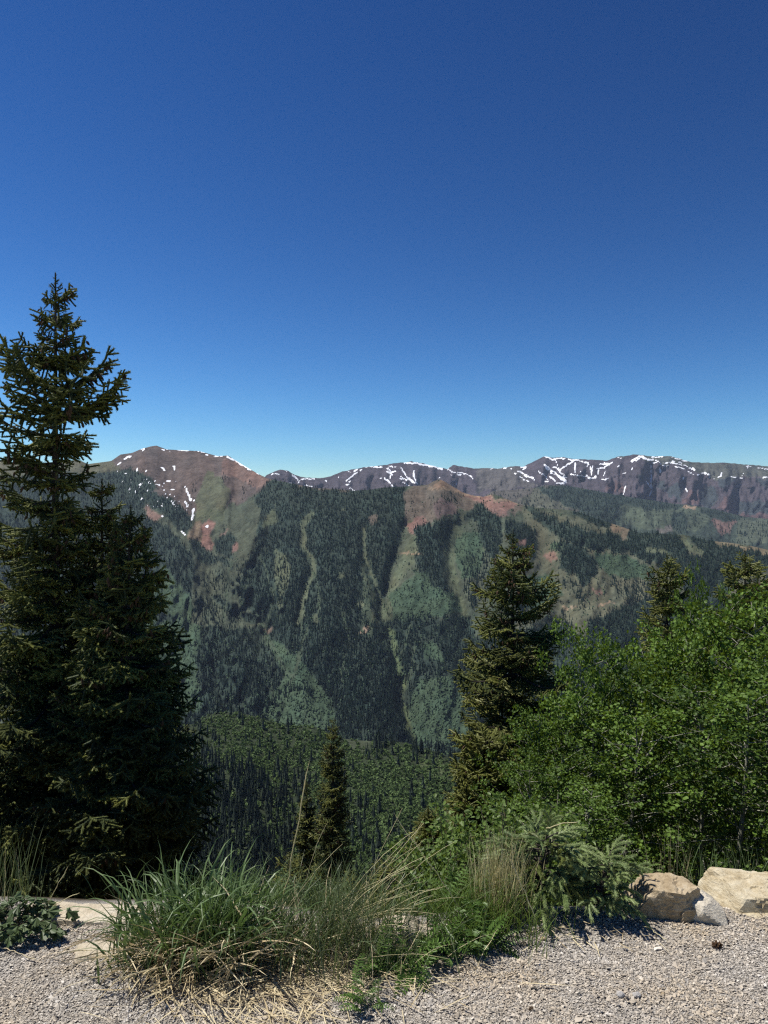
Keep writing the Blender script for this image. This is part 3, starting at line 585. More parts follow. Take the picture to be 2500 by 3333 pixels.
def dome(rng):
    a = np.arange(5) * 1.2566; r1, r2 = .5 * (1 + .2 * rng.normal(size=5)), .36 * (1 + .25 * rng.normal(size=5))
    V = np.concatenate([np.stack([np.cos(a) * r1, np.sin(a) * r1, .2 + 0 * a], 1), np.stack([np.cos(a + .6) * r2, np.sin(a + .6) * r2, .72 + .08 * rng.normal(size=5)], 1), [[.1 * rng.normal(), .1 * rng.normal(), 1]]])
    F = [[i, (i + 1) % 5, 5 + i] for i in range(5)] + [[(i + 1) % 5, 5 + (i + 1) % 5, 5 + i] for i in range(5)] + [[5 + i, 5 + (i + 1) % 5, 10] for i in range(5)]
    return V, np.array(F), .5 + .2 * rng.normal(size=11)
p2 = [dome(np.random.default_rng(s)) for s in range(5)]
mass('aspen_woods', p2, world_of(px, py, Y) - np.array([0, 0, .8]), h, h * 1.3, asp_far, 'pale green aspen woods between the dark conifers of the massif', 'woods', rng, True)
YB = lambda px, py: surface(px, py, crest_b, foot_b, yc_b, yf_b, relief_b)
px, py, rng = scatter(20000, 380, 960, 480, 580, lambda x, y: (y > crest_b(x) + .1) * (y < crest_b(x) + 70) * (B.at(B.fir, x, y) + .02), 45, .2)
Y = YB(px, py); h = 13 + 8 * rng.random(len(px))
mass('ridge_forest', [tiers(2, 4, np.random.default_rng(s), .2) for s in range(3)], world_of(px, py, Y) - np.array([0, 0, 1]), h, h * .42, fir_far, 'dark forest along the ridge behind the ski slopes', 'forest', rng)

# the knoll: tall thin conifers (the ones that show largest are trees of their own) over an aspen canopy
YK = lambda px, py: surface(px, py, crest_k, foot_k, yc_k, yf_k, relief_k)
def fir_k(x, y):
    d = np.full(x.shape, .16)
    for q, v in (([(-900, 780), (60, 770), (140, 830), (200, 1000), (400, 1000), (480, 1150), (480, 1900), (-900, 1900)], 1.0), ([(480, 1000), (640, 1000), (700, 1150), (700, 1900), (480, 1900)], .75), ([(960, 850), (1140, 860), (1150, 960), (980, 1010)], .8), ([(1200, 860), (1560, 940), (1560, 990), (1250, 930)], .9),
                 ([(200, 700), (780, 780), (860, 990), (700, 1000), (200, 900)], .10), ([(860, 960), (1420, 960), (1420, 1300), (900, 1250)], .05), ([(860, 832), (1010, 845), (990, 905), (900, 900)], .02), ([(780, 1150), (1000, 1200), (1000, 1400), (780, 1400)], .4), ([(1400, 960), (3000, 960), (3000, 1900), (1400, 1900)], .4)):
        d = np.where(inpoly(x, y, zR(q)), v, d)
    return d
crown_k = foliage_mat('knoll_conifer_needles', (.012, .021, .016), (.054, .076, .050), 0, .75, .15, .35)
asp_k = foliage_mat('knoll_aspen_leaves', (.060, .100, .034), (.115, .172, .058), .12, .7, .1)
px, py, rng = scatter(10500, -150, 930, 690, 912, lambda x, y: (y > crest_k(x) + .5) * fir_k(x, y) * np.where((x < 150) | (x > 560), .42, 1), 47)
Y = YK(px, py); h = 10.5 + 8.5 * rng.random(len(px)); W = world_of(px, py, Y) - np.array([0, 0, .6])
near = np.argsort(Y + 300 * ((px < 175) | (px > 500)))
def slim_fir(rng):
    V, F, v = tiers(9, 7, rng, .35, 1.0); g = Geo(); g.add(V, F, v)
    tv, tf = tube([(0, 0, 0), (0, 0, .5), (0, 0, .97)], [.035, .022, .004], 4); g.add(tv, tf, .1); return np.concatenate(g.V), np.concatenate(g.F), np.concatenate(g.var)
kf = [slim_fir(np.random.default_rng(70 + s)) for s in range(6)]
kmesh = [mesh_obj('hill_conifer', V, F, crown_k, None, False, v, link=False).data for V, F, v in kf]
for i in near[:300]:
    o = bpy.data.objects.new('hill_conifer', kmesh[int(rng.integers(0, 6))]); COL.objects.link(o)
    o.location = W[i]; o.scale = (h[i] * (.20 + .08 * rng.random()),) * 2 + (h[i],); o.rotation_euler = (0, 0, rng.random() * 6.28)
    tag(o, 'tall thin dark conifer standing in the forest on the low hill', 'conifer', 'conifers standing on the low hill')
rest = near[300:]
mass('hill_forest', [tiers(6, 6, np.random.default_rng(90 + s), .3, 1.0) for s in range(4)], W[rest], h[rest], h[rest] * (.21 + .08 * rng.random(len(rest))), crown_k, 'further dark conifers covering the low hill behind the nearest ones', 'forest', rng)
px, py, rng = scatter(52000, -150, 930, 690, 912, lambda x, y: (y > crest_k(x) + .5) * (1.0 - .75 * fir_k(x, y)) * np.where(inpoly(x, y, zR([(860, 832), (1010, 845), (990, 905), (900, 900)])), .35, 1) * np.where((x < 150) | (x > 540), .17, 1), 49)
Y = YK(px, py); h = 2.2 + 2.6 * rng.random(len(px))
mass('hill_aspen_woods', [puff(24, np.random.default_rng(s), .46) for s in range(6)], world_of(px, py, Y) - np.array([0, 0, .8]), h, h * 1.0, asp_k, 'green aspen canopy covering the top and right of the low hill', 'woods', rng)
# ------------------------------------------------------------------ the gravel lot and the slope that drops from its edge
def edge_y(x): return 2.98 - .14 * np.exp(-((np.asarray(x) + .05) / .45) ** 2) + .07 * fbm(np.asarray(x) * 1.1, np.asarray(x) * 0, 14, 3)
def gz(x, y):
    x = np.asarray(x, float); y = np.asarray(y, float)
    d = np.maximum(0, y - edge_y(x))
    z = .022 * fbm(x * 1.3, y * 1.3, 15, 3) + .03 * sstep(1.2, 2.2, x) * sstep(2.2, 2.9, y)
    drop = .66 * (np.sqrt(d * d + .03) - math.sqrt(.03))
    drop = np.where(d > 5, drop - .11 * (d - 5), drop)
    return z - drop + .10 * np.minimum(1, d) * fbm(x * .7, y * .7, 16, 3)
def at(px, py, Y): return Vector((Y * (px - 384) / FPX, Y, EYE + Y * (512 - py) / FPX))
def d2(x, y): return x * .46294, y * .46294         # 1659 x 2212 reading of the photograph to frame pixels
def onground(dx, dy):
    """where the bearing meets the gravel"""
    px, py = d2(dx, dy); Y = 1.6 * FPX / (py - 512)
    for _ in range(4):
        x = Y * (px - 384) / FPX; Y = (EYE - float(gz(x, Y))) * FPX / (py - 512)
    return Vector((Y * (px - 384) / FPX, Y, float(gz(Y * (px - 384) / FPX, Y))))
def g3(x, y): return Vector((x, y, float(gz(x, y))))

m, N, L, p = new_mat('gravel_bed'); setp(p, .95, .1)
co = coord(N, L); v = N.new('ShaderNodeTexVoronoi'); v.inputs['Scale'].default_value = 190; L.new(co, v.inputs['Vector'])
c1 = ramp(N, L, v.outputs['Color'], [(0, (.16, .145, .125)), (.5, (.36, .33, .29)), (1, (.58, .55, .49))])
n1 = noise(N, L, 1.3, 4, .6, co)
soil = ramp(N, L, noise(N, L, 6, 6, .7, co), [(.3, (.035, .028, .018)), (.7, (.10, .08, .045))])
mx = N.new('ShaderNodeMix'); mx.data_type = 'RGBA'; L.new(attr(N, 'soil'), mx.inputs[0]); L.new(c1, mx.inputs[6]); L.new(soil, mx.inputs[7])
L.new(mx.outputs[2], p.inputs['Base Color']); bump(N, L, v.outputs['Distance'], p, .9, .008)
GRAVEL = m
def ground():
    xs = np.arange(-9, 9.01, .06); ys = np.concatenate([np.arange(-7, 1.8, .15), np.arange(1.8, 3.6, .03)])
    X, Y = np.meshgrid(xs, ys); Z = gz(X, Y); n, w = X.shape
    idx = np.arange(n * w).reshape(n, w); F = np.stack([idx[:-1, :-1], idx[:-1, 1:], idx[1:, 1:], idx[1:, :-1]], -1).reshape(-1, 4)
    s = sstep(.05, .3, Y - edge_y(X))
    tag(mesh_obj('ground', np.stack([X, Y, Z], -1).reshape(-1, 3), F, GRAVEL, None, True, None, {'soil': s.reshape(-1)}), 'pale gravel lot ending at the brink of the slope', 'ground', None, 'structure')
    s_ = np.linspace(-1.9, 1.9, 160); ys = 3.55 + (np.linspace(0, 1, 110) ** 2.6) * 480
    S, Y = np.meshgrid(s_, ys); X = S * (Y + 4); Z = gz(X, Y) - .012 - (0.0015 * (Y - 3.55).clip(0, 2)) + 1.2 * sstep(20, 200, Y) * fbm(X / 20, Y / 20, 19, 3)
    n, w = X.shape; idx = np.arange(n * w).reshape(n, w); F = np.stack([idx[:-1, :-1], idx[:-1, 1:], idx[1:, 1:], idx[1:, :-1]], -1).reshape(-1, 4)
    tag(mesh_obj('hillside', np.stack([X, Y, Z], -1).reshape(-1, 3), F, GRAVEL, None, True, None, {'soil': np.ones(n * w)}), 'dark soil slope falling away beyond the gravel', 'hillside', None, 'structure')
ground()

m, N, L, p = new_mat('crushed_stone'); setp(p, .9, .15)
c = ramp(N, L, attr(N, 'var'), [(0, (.17, .155, .135)), (.25, (.34, .315, .28)), (.45, (.44, .41, .37)), (.62, (.50, .455, .39)), (.8, (.56, .53, .485)), (1, (.72, .69, .64))])
dirt = noise(N, L, 2.2, 4, .6, coord(N, L))
k = ramp(N, L, dirt, [(.40, (1, .99, .965)), (.66, (1.0, .90, .74))]); mm = N.new('ShaderNodeMix'); mm.data_type = 'RGBA'; mm.blend_type = 'MULTIPLY'; mm.inputs[0].default_value = 1
L.new(c, mm.inputs[6]); L.new(k, mm.inputs[7]); L.new(mm.outputs[2], p.inputs['Base Color'])
STONE = m
def gravel():
    rng = np.random.default_rng(3); n = 164000; far = np.arange(n) >= 130000                 # the wings beside the view get fewer, larger stones
    y = np.where(far, 1.5, 1.98) + np.where(far, 1.64, 1.16) * rng.random(n); x = (rng.random(n) * 2 - 1) * (.58 * y + .22)
    x = np.where(far, np.sign(x) * (.58 * y + .20 + 1.3 * np.abs(x) / (.58 * y + .22)), x)
    keep = y < edge_y(x) + .10 * rng.random(n); x, y, far = x[keep], y[keep], far[keep]; n = len(x)
    s = np.exp(rng.normal(np.log(.0025), .38, n)).clip(.0020, .012) * np.where(far, 1.7, 1)
    T = np.array([[1, 0, -.3], [-.5, .87, -.3], [-.5, -.87, -.3], [.5, .75, .5], [-.95, .05, .5], [.45, -.8, .5]])
    TF = np.array([[3, 4, 5], [0, 1, 3], [1, 4, 3], [1, 2, 4], [2, 5, 4], [2, 0, 5], [0, 3, 5]])
    up = nrm(np.array([0, 0, 1]) + .38 * rng.normal(size=(n, 3))); a = nrm(np.cross(up, unit(n, rng))); b = np.cross(up, a); c_ = up; Rm = np.stack([a, b, c_], 2)
    V = T[None] * (1 + .35 * rng.normal(size=(n, 6, 1))).clip(.5, 1.5) * np.array([1.25, 1.05, .55])
    V = np.einsum('nij,nkj->nki', Rm, V) * s[:, None, None] + np.stack([x, y, gz(x, y) + s * .3 + .002 * rng.random(n)], 1)[:, None]
    F = (TF[None] + (np.arange(n) * 6)[:, None, None]).reshape(-1, 3)
    var = (rng.beta(2.2, 2.2, n)).repeat(6)
    tag(mesh_obj('gravel', V.reshape(-1, 3), F, STONE, None, False, var), 'loose grey and pinkish crushed gravel covering the lot', 'gravel', None, 'stuff')
gravel()

# ------------------------------------------------------------------ rocks
import bmesh
def ico(sub):
    bm = bmesh.new(); bmesh.ops.create_icosphere(bm, subdivisions=sub, radius=1)
    V = np.array([v.co[:] for v in bm.verts]); F = np.array([[v.index for v in f.verts] for f in bm.faces]); bm.free(); return V, F
ICO = {s: ico(s) for s in (2, 3, 4, 5)}
def rock_shape(planes, sub=4, rough=.02, seed=0, off=(0, 0, 0), crack=0.0, zs=1.0):
    """a block cut by planes (normal, distance), its faces roughened"""
    D, F = ICO[sub]; P = np.array([list(nrm(np.array(a, float))) + [d] for *a, d in planes])
    den = D @ P[:, :3].T; r = np.where(den > .02, P[:, 3] / np.maximum(den, .02), 9); r = r.min(1); r = np.minimum(r, np.percentile(r, 99))
    V = D * r[:, None]
    s = V.max() * 1.0
    n = fbm(V[:, 0] / s * 3 + V[:, 2] / s * 2.1 + seed, V[:, 1] / s * 3 - V[:, 2] / s * 1.7, seed, 5)
    n2 = np.abs(fbm(V[:, 0] / s * 2 + seed, V[:, 2] / s * 7 + V[:, 1] / s * 2, seed + 9, 3))
    V = V + D * (rough * n - crack * (n2 < .07))[:, None]
    V = V * np.array([1, 1, zs])
    return V + np.array(off), F
def rock_mat(name, c0, c1, c2, spots=.0, scale=14):
    m, N, L, p = new_mat(name); setp(p, .92, .12); co = coord(N, L)
    n1 = noise(N, L, scale, 6, .65, co); n2 = noise(N, L, scale * 7, 5, .7, co)
    mp = N.new('ShaderNodeMapping'); mp.inputs['Scale'].default_value = (1, 1, 4); mp.inputs['Rotation'].default_value = (.2, .15, 0); L.new(co, mp.inputs[0])
    n3 = noise(N, L, scale * 2, 5, .7, mp.outputs[0])
    f = math_node(N, L, 'ADD', math_node(N, L, 'MULTIPLY', n1, .6), math_node(N, L, 'MULTIPLY', n3, .4))
    c = ramp(N, L, f, [(.32, c0), (.5, c1), (.68, c2)])
    sp = ramp(N, L, n2, [(.28, (.35, .33, .3)), (.40, (1, 1, 1))])
    mm = N.new('ShaderNodeMix'); mm.data_type = 'RGBA'; mm.blend_type = 'MULTIPLY'; mm.inputs[0].default_value = .6 + spots
    L.new(c, mm.inputs[6]); L.new(sp, mm.inputs[7]); L.new(mm.outputs[2], p.inputs['Base Color'])
    h = math_node(N, L, 'ADD', n3, math_node(N, L, 'MULTIPLY', n2, .5)); bump(N, L, h, p, .8, .012); return m
SAND = rock_mat('tan_sandstone', (.24, .175, .10), (.42, .335, .215), (.56, .48, .35), .15)
SAND2 = rock_mat('yellow_sandstone', (.34, .26, .14), (.53, .45, .30), (.66, .60, .45), .15)
GREYR = rock_mat('pale_grey_stone', (.44, .40, .32), (.64, .58, .47), (.76, .70, .58), .3, 30)
CREAM = rock_mat('cream_stone', (.40, .33, .22), (.54, .47, .35), (.62, .57, .46), .0, 12)
def rock(name, loc, rz, shapes, mat, label, parent=None):
    g = Geo()
    for V, F in shapes: g.add(V, F)
    o = g.build(name, mat); o.location = loc; o.rotation_euler = (0, 0, rz); return tag(o, label, 'rock')
b1 = onground(1452, 1992)
rock('boulder', (b1.x + .018, b1.y + .115, b1.z + .034), 0,
     [rock_shape([(-.05, -.05, .99, .088), (-.22, -1, -.14, .105), (-.80, -.10, .55, .118), (.95, .15, .28, .105), (.1, 1, .2, .055), (0, 0, -1, .12), (.5, -.9, .05, .128), (.25, .1, .95, .098)], 5, .014, 3, crack=.005),
      rock_shape([(.05, -.10, .98, .045), (.1, -1, -.1, .055), (1, -.1, .2, .052), (-1, 0, .2, .05), (0, 1, 0, .06), (0, 0, -1, .08)], 4, .007, 8, (.066, -.066, -.012), zs=.8),
      rock_shape([(.0, -.1, .98, .035), (.2, -1, .1, .04), (1, -.1, .3, .035), (-1, -.3, .2, .04), (0, 1, 0, .05), (0, 0, -1, .08)], 4, .006, 18, (.06, -.085, -.055))],
     SAND, 'large tan sandstone boulder with flat lit top and brown shaded face next to the seedling')
b2 = onground(1522, 1991)
rock('rock', (b2.x + .012, b2.y + .030, b2.z + .030), .2, [rock_shape([(-.3, -.2, .93, .048), (.55, -.2, .8, .050), (-.9, -.35, .2, .058), (.0, -.8, .6, .052), (1, -.1, .05, .060), (0, 1, .2, .05), (0, 0, -1, .05), (-.55, -.75, -.35, .055)], 4, .008, 5)], GREYR, 'small pale grey rock wedged between the two tan boulders')
b3 = onground(1625, 1980)
rock('boulder', (b3.x + .085, b3.y + .15, b3.z + .002), .05, [rock_shape([(-.04, -.12, .99, .070), (-.85, -.15, .45, .135), (-.1, -1, .15, .135), (1, 0, .2, .28), (0, 1, .2, .13), (0, 0, -1, .12), (.1, .2, .97, .080)], 5, .014, 7, crack=.006),
      rock_shape([(0, -.2, .96, .035), (-.6, -.9, .2, .05), (1, -.2, .2, .10), (-1, 0, .2, .07), (0, 1, 0, .06), (0, 0, -1, .06)], 4, .008, 12, (-.06, -.125, -.03))], SAND2, 'wide yellowish sandstone boulder at the right edge of the gravel')
b4 = onground(868, 2036)
rock('rock', (b4.x + .012, b4.y + .020, b4.z + .016), 0, [rock_shape([(-.2, -.12, .97, .050), (.35, -.1, .93, .050), (-.8, -.4, .3, .065), (0, -1, .2, .06), (1, -.2, .2, .052), (0, 1, .2, .06), (0, 0, -1, .05)], 4, .008, 21),
      rock_shape([(.25, -.1, .96, .034), (1, -.3, .2, .045), (-1, 0, .2, .05), (0, -1, .15, .05), (0, 1, 0, .05), (0, 0, -1, .05)], 4, .006, 23, (.062, -.012, -.012))], CREAM, 'pale cream rock half hidden behind the grass stems in the middle')
b5 = onground(160, 2000)
rock('rock', (b5.x - .02, b5.y + .07, b5.z - .016), -.03, [rock_shape([(.02, -.10, .99, .040), (-1, 0, .3, .22), (1, -.1, .3, .28), (0, -1, .25, .07), (0, 1, .3, .06), (0, 0, -1, .05)], 5, .012, 31)], CREAM, 'long low cream rock along the gravel edge under the dark left spruces')
b6 = onground(205, 2066)
rock('rock', (b6.x + .005, b6.y + .03, b6.z - .029), .25, [rock_shape([(0, -.12, 1, .045), (-1, -.2, .5, .085), (1, -.1, .5, .11), (0, -1, .55, .055), (0, 1, .5, .05), (0, 0, -1, .05)], 4, .010, 41)], CREAM, 'flat yellowish cream stone sunk in the gravel left of the big grass tussock')
pb = rock_mat('white_pebble', (.45, .42, .38), (.58, .55, .51), (.68, .66, .62), 0, 60)
for i, (dx, dy, s, lab) in enumerate(((1340, 2153, .0145, 'whitish pebble on the gravel, left one of the close pair'), (1376, 2154, .0130, 'whitish pebble on the gravel, right one of the close pair'), (1432, 2149, .0065, 'small flat brown chip on the gravel right of the two whitish pebbles'),
                                       (1130, 2043, .011, 'tan angular pebble on the gravel in front of the dry grass'), (1172, 2032, .012, 'yellowish flat pebble on the gravel in front of the spruce seedling'))):
    q = onground(dx, dy); o = rock('pebble', (q.x, q.y, q.z + s * .55), i * 1.1, [rock_shape([(*unit(1, np.random.default_rng(900 + i * 30 + j))[0], s * .85) for j in range(26)], 3, s * .06, 50 + i, zs=.72)], pb if i < 2 else SAND, lab)
# fallen cones
CONE = bark_mat('cone_scales', (.035, .020, .012), (.11, .065, .035), 60, 1)
def cone_geo(L, r, rng, n=26):
    g = Geo()
    for k in range(n):                               # overlapping scales round an axis along x
        t = (k + .5) / n; a = k * 2.39996; rr = r * math.sin(math.pi * min(.98, .12 + .85 * t)) ** .7
        c = np.array([L * (t - .5), 0, 0]); u = np.array([0, math.cos(a), math.sin(a)]); w = np.cross([1, 0, 0], u); s = r * .62
        P = [c + u * rr * .2 - w * s * .5, c + u * rr * .2 + w * s * .5, c + u * rr * 1.05 + w * s * .45 + np.array([L * .10, 0, 0]), c + u * rr * 1.15 + np.array([L * .14, 0, 0]), c + u * rr * 1.05 - w * s * .45 + np.array([L * .10, 0, 0])]
        g.add(P, [[0, 1, 2], [0, 2, 3], [0, 3, 4]], .5)
    return g
q = onground(1547, 2050); o = cone_geo(.040, .0145, R).build('pine_cone', CONE); o.location = (q.x, q.y, q.z + .014); o.rotation_euler = (0, .1, .25); tag(o, 'open brown pine cone lying on the gravel in front of the grey rock', 'pine cone')
q = onground(1146, 2184); o = cone_geo(.017, .007, R, 16).build('cone_fragment', CONE); o.location = (q.x, q.y, q.z + .008); o.rotation_euler = (0, 0, .6); tag(o, 'small dark broken cone piece on the gravel at the bottom', 'cone piece')

# ------------------------------------------------------------------ needles, boughs, spruces
def needle_tris(A, Bp, dens, ln, w, phi, rng, tipvar=(.25, .75), base=None):
    """needles set round straight twigs A -> Bp"""
    A = np.asarray(A); Bp = np.asarray(Bp); d = Bp - A; l = np.linalg.norm(d, axis=1); n = np.maximum(3, (l * dens).astype(int)); i = np.repeat(np.arange(len(A)), n)
    s = rng.random(len(i)); T = nrm(d)[i]; P = A[i] + d[i] * s[:, None]
    u = nrm(np.cross(T, unit(len(i), rng))); a = phi * (.75 + .5 * rng.random(len(i)))
    D = nrm(T * np.cos(a)[:, None] + u * np.sin(a)[:, None] + np.array([0, 0, .12])); W = nrm(np.cross(D, unit(len(i), rng)))
    le = ln * (.7 + .5 * rng.random(len(i)))[:, None]
    V = np.stack([P - W * w * .5, P + W * w * .5, P + D * le], 1).reshape(-1, 3)
    b = 0 if base is None else np.asarray(base)[i]
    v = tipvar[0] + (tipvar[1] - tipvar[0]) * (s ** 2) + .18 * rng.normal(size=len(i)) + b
    return V, np.arange(len(V)).reshape(-1, 3), np.repeat(v, 3)
def cores(A, Bp, r0, r1, v):
    """the closed inside of needle-clad twigs: five-sided tapered rods"""
    A = np.asarray(A, float); Bp = np.asarray(Bp, float); T = nrm(Bp - A); U = nrm(np.cross(T, np.array([.31, .2, .93]))); W = np.cross(T, U); k = 5
    a = np.arange(k) * 2 * math.pi / k; ring = np.cos(a)[None, :, None] * U[:, None] + np.sin(a)[None, :, None] * W[:, None]
    V = np.concatenate([A[:, None] + ring * r0, Bp[:, None] + ring * r1, (Bp + T * r1 * 1.5)[:, None]], 1)
    F0 = [[i, (i + 1) % k, k + i] for i in range(k)] + [[(i + 1) % k, k + (i + 1) % k, k + i] for i in range(k)] + [[k + i, k + (i + 1) % k, 2 * k] for i in range(k)]
    F = (np.array(F0)[None] + (np.arange(len(A)) * (2 * k + 1))[:, None, None]).reshape(-1, 3)
    return V.reshape(-1, 3), F, np.repeat(np.broadcast_to(v, (len(A),)), 2 * k + 1)
def bough(Lb, rng, cones=0, dens=250, hang=.4, ln=.021, w=.0042, young=0.0):
    """one bough along +x: curved axis, flat frond of twigs, needles; cones hanging from the outer half"""
    g = Geo(); ax = lambda s: np.stack([s * Lb, 0 * s, Lb * (-.30 * s + .42 * s ** 3)], -1)
    pts = ax(np.linspace(0, 1, 8)); tv, tf = tube(pts, np.linspace(.010 + .012 * Lb, .003, 8), 5); g.add(tv, tf, .5, 1)
    A, Bq, tone = [], [], []
    for k in range(7): A.append(pts[k]); Bq.append(pts[k + 1]); tone.append(.1 * k / 7)
    n = max(4, int(Lb / .072))
    for k in range(n):
        s = .12 + .88 * (k + .5 * rng.random()) / n; o = ax(np.array(s)); tl = (.40 * Lb * (1 - s) ** .75 + .055 + .03 * rng.random()) * min(1, .45 + s * 2)
        for sd in (-1, 1):
            an = math.radians(42 + 22 * rng.random()) * sd; l = tl * (.7 + .5 * rng.random())
            d = np.array([math.cos(an), math.sin(an), -hang * .6 * rng.random() + .08]); q0 = o; m_ = max(1, int(l / .11))
            for j in range(m_):
                q1 = q0 + nrm(d) * l / m_; A.append(q0); Bq.append(q1); tone.append(.12 * (j + 1) / m_); 
                if l > .13:
                    for s2 in (-1, 1):
                        a2 = an + s2 * math.radians(45 + 15 * rng.random()); l2 = (.05 + .05 * rng.random()) * (1.1 - .4 * j / m_)
                        d2_ = nrm(np.array([math.cos(a2), math.sin(a2), -hang * rng.random()])); A.append((q0 + q1) / 2); Bq.append((q0 + q1) / 2 + d2_ * l2); tone.append(.15)
                d = d + np.array([.08, 0, .10 * (j / m_) - .06 * hang]); q0 = q1
        if hang > .2 and rng.random() < .6:                # hanging sprays under the axis
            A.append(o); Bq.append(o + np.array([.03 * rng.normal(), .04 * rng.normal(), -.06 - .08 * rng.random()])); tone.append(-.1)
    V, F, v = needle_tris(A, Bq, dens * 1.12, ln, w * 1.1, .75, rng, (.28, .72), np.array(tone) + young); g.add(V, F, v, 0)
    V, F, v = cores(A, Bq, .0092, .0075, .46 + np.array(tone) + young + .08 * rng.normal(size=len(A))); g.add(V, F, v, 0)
    for k in range(cones):
        s = .45 + .55 * rng.random(); o = ax(np.array(s)) + np.array([0, .30 * Lb * (1 - s) * rng.normal(), -.02]); le = .042 + .015 * rng.random(); r = .0095
        a = np.arange(6) * math.pi / 3; rings = [(0, .4), (.35, 1), (.75, .75), (1, .1)]
        P = np.concatenate([np.stack([o[0] + np.cos(a) * r * f, o[1] + np.sin(a) * r * f, np.full(6, o[2] - le * t)], 1) for t, f in rings])
        Fq = np.array([[i * 6 + j, i * 6 + (j + 1) % 6, (i + 1) * 6 + (j + 1) % 6, (i + 1) * 6 + j] for i in range(3) for j in range(6)]); g.add(P, Fq, .3 + .6 * rng.random(), 2)
    return g
CONES = foliage_mat('hanging_cones', (.040, .024, .015), (.12, .075, .045), 0, .8, .15)
BARK = bark_mat('spruce_bark', (.035, .028, .024), (.095, .08, .07), 30)
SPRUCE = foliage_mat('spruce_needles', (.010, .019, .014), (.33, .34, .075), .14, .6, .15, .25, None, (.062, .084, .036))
FIRY = foliage_mat('yellowish_fir_needles', (.030, .040, .012), (.33, .34, .085), .18, .5, .3, .3, None, (.150, .165, .045))
CLS = [.28, .5, .85, 1.25, 1.7]
def bough_set(mats, dens, hang, ln, w, conef, seed, young=0., nv=3):
    out = []
    for i, Lc in enumerate(CLS):
        for k in range(nv):
            rng = np.random.default_rng(seed + i * 10 + k); c = int((3 + 9 * Lc) * conef) if k else 0
            out.append((Lc, c, bough(Lc, rng, c, dens, hang, ln, w, young).build('bough', mats, link=False).data))
    return out
BS = bough_set([SPRUCE, BARK, CONES], 520, .55, .023, .0060, 1.5, 100)
BN = bough_set([SPRUCE, BARK, CONES], 500, .9, .023, .0060, 0, 200, .06, 2)
BY = bough_set([FIRY, BARK, CONES], 480, .5, .023, .0060, .3, 300, 0., 2)
def spruce(name, px, py_top, Y, profile, label, group, sets, seed, per_m=34, incl=(42, 4, -16), lean=(0, 0), maxn=290, gap=.3, rand=(.7, 1.14), fill=True, fill0=.06, side=None):
    """profile: (height below the tip in m, reach in m). Trunk, crown (leader and inner twigs), and its boughs."""
    rng = np.random.default_rng(seed); top = at(px, py_top, Y); z0 = float(gz(top.x, Y)) - .25; H = top.z - z0
    t = thing(name, (top.x - lean[0], Y - lean[1], z0), label, 'spruce tree', group)
    P = lambda z: np.array([lean[0] * (z / H) ** 2, lean[1] * (z / H) ** 2, z])
    tv, tf = tube([P(H * k / 10) for k in range(11)], [.028 * H ** .9 * .55 * (1 - k / 10.3) + .004 for k in range(11)], 8)
    g = Geo(); g.add(tv, tf, .5); g.build('trunk', BARK, t)
    mats = sets[0][0][2].materials
    g = Geo(); A, Bq = [P(H - .22)], [P(H)]
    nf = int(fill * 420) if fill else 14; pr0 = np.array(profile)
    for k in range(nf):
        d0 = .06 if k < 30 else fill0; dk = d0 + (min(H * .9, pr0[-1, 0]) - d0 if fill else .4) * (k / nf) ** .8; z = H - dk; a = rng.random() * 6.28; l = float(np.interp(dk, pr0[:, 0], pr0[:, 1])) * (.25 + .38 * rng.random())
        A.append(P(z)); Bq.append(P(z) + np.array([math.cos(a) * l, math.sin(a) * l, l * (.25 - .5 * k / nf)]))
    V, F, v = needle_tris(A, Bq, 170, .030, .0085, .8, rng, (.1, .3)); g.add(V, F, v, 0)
    A, Bq = [P(H - .34), P(H - .22), P(H - .10)], [P(H - .22), P(H - .10), P(H)]
    for k in range(9):
        z = H - .10 - .035 * k; a = k * 2.2; l = .035 + .011 * k; A.append(P(z)); Bq.append(P(z) + np.array([math.cos(a) * l, math.sin(a) * l, .7 * l]))
    V, F, v = needle_tris(A, Bq, 620, .022, .006, .7, rng, (.3, .7)); g.add(V, F, v, 0); V, F, v = cores(A, Bq, .010, .006, .42); g.add(V, F, v, 0)
    crown = g.build('crown', [mats[0]], t)
    pr = np.array(profile); n = min(maxn, int(H * per_m)); dmax = pr[-1, 0]; az = rng.random() * 6.28
    for k in range(n):
        dep = .08 + (dmax - .08) * ((k + rng.random() * .9) / n) ** .78; wh = .17 + .035 * min(dep, 4)
        if rng.random() < (.45 + gap if dep < 2.0 else .15): dep = max(.08, (round(dep / wh) + .11 * rng.normal()) * wh)
        r = float(np.interp(dep, pr[:, 0], pr[:, 1])) * (rand[0] + (rand[1] - rand[0]) * rng.random()); z = H - dep; az += 2.39996 + .5 * rng.normal()
        if side and side[0] < dep < side[1]: r *= 1 - side[2] * max(0., math.cos(az))
        if z < .05 or r < .06: continue
        f = dep / max(dmax, .1)
        el = math.radians(np.interp(f, [0, .35, 1], incl) + 9 * rng.normal())
        st = sets[0] if rng.random() < np.interp(f, [0, .35, .6, 1], sets[2]) else sets[1]
        c = min(st, key=lambda q: abs(q[0] - r) + .12 * r * rng.random()); s = r / c[0] / max(.75, math.cos(el))
        Mx = Matrix.Translation(Vector(P(z))) @ Matrix.Rotation(az, 4, 'Z') @ Matrix.Rotation(-el, 4, 'Y') @ Matrix.Rotation(.25 * rng.normal(), 4, 'X') @ Matrix.Diagonal((s, s * (.9 + .3 * rng.random()), s, 1))
        inst(c[2], 'bough', crown, Mx)
    return t
cn = (.85, .6, .15, .05)
u8 = .463 / FPX                                       # metres per reading pixel per metre of distance
def prof(Y, top, pts): return [((y - top) * u8 * Y, w * u8 * Y) for y, w in pts]
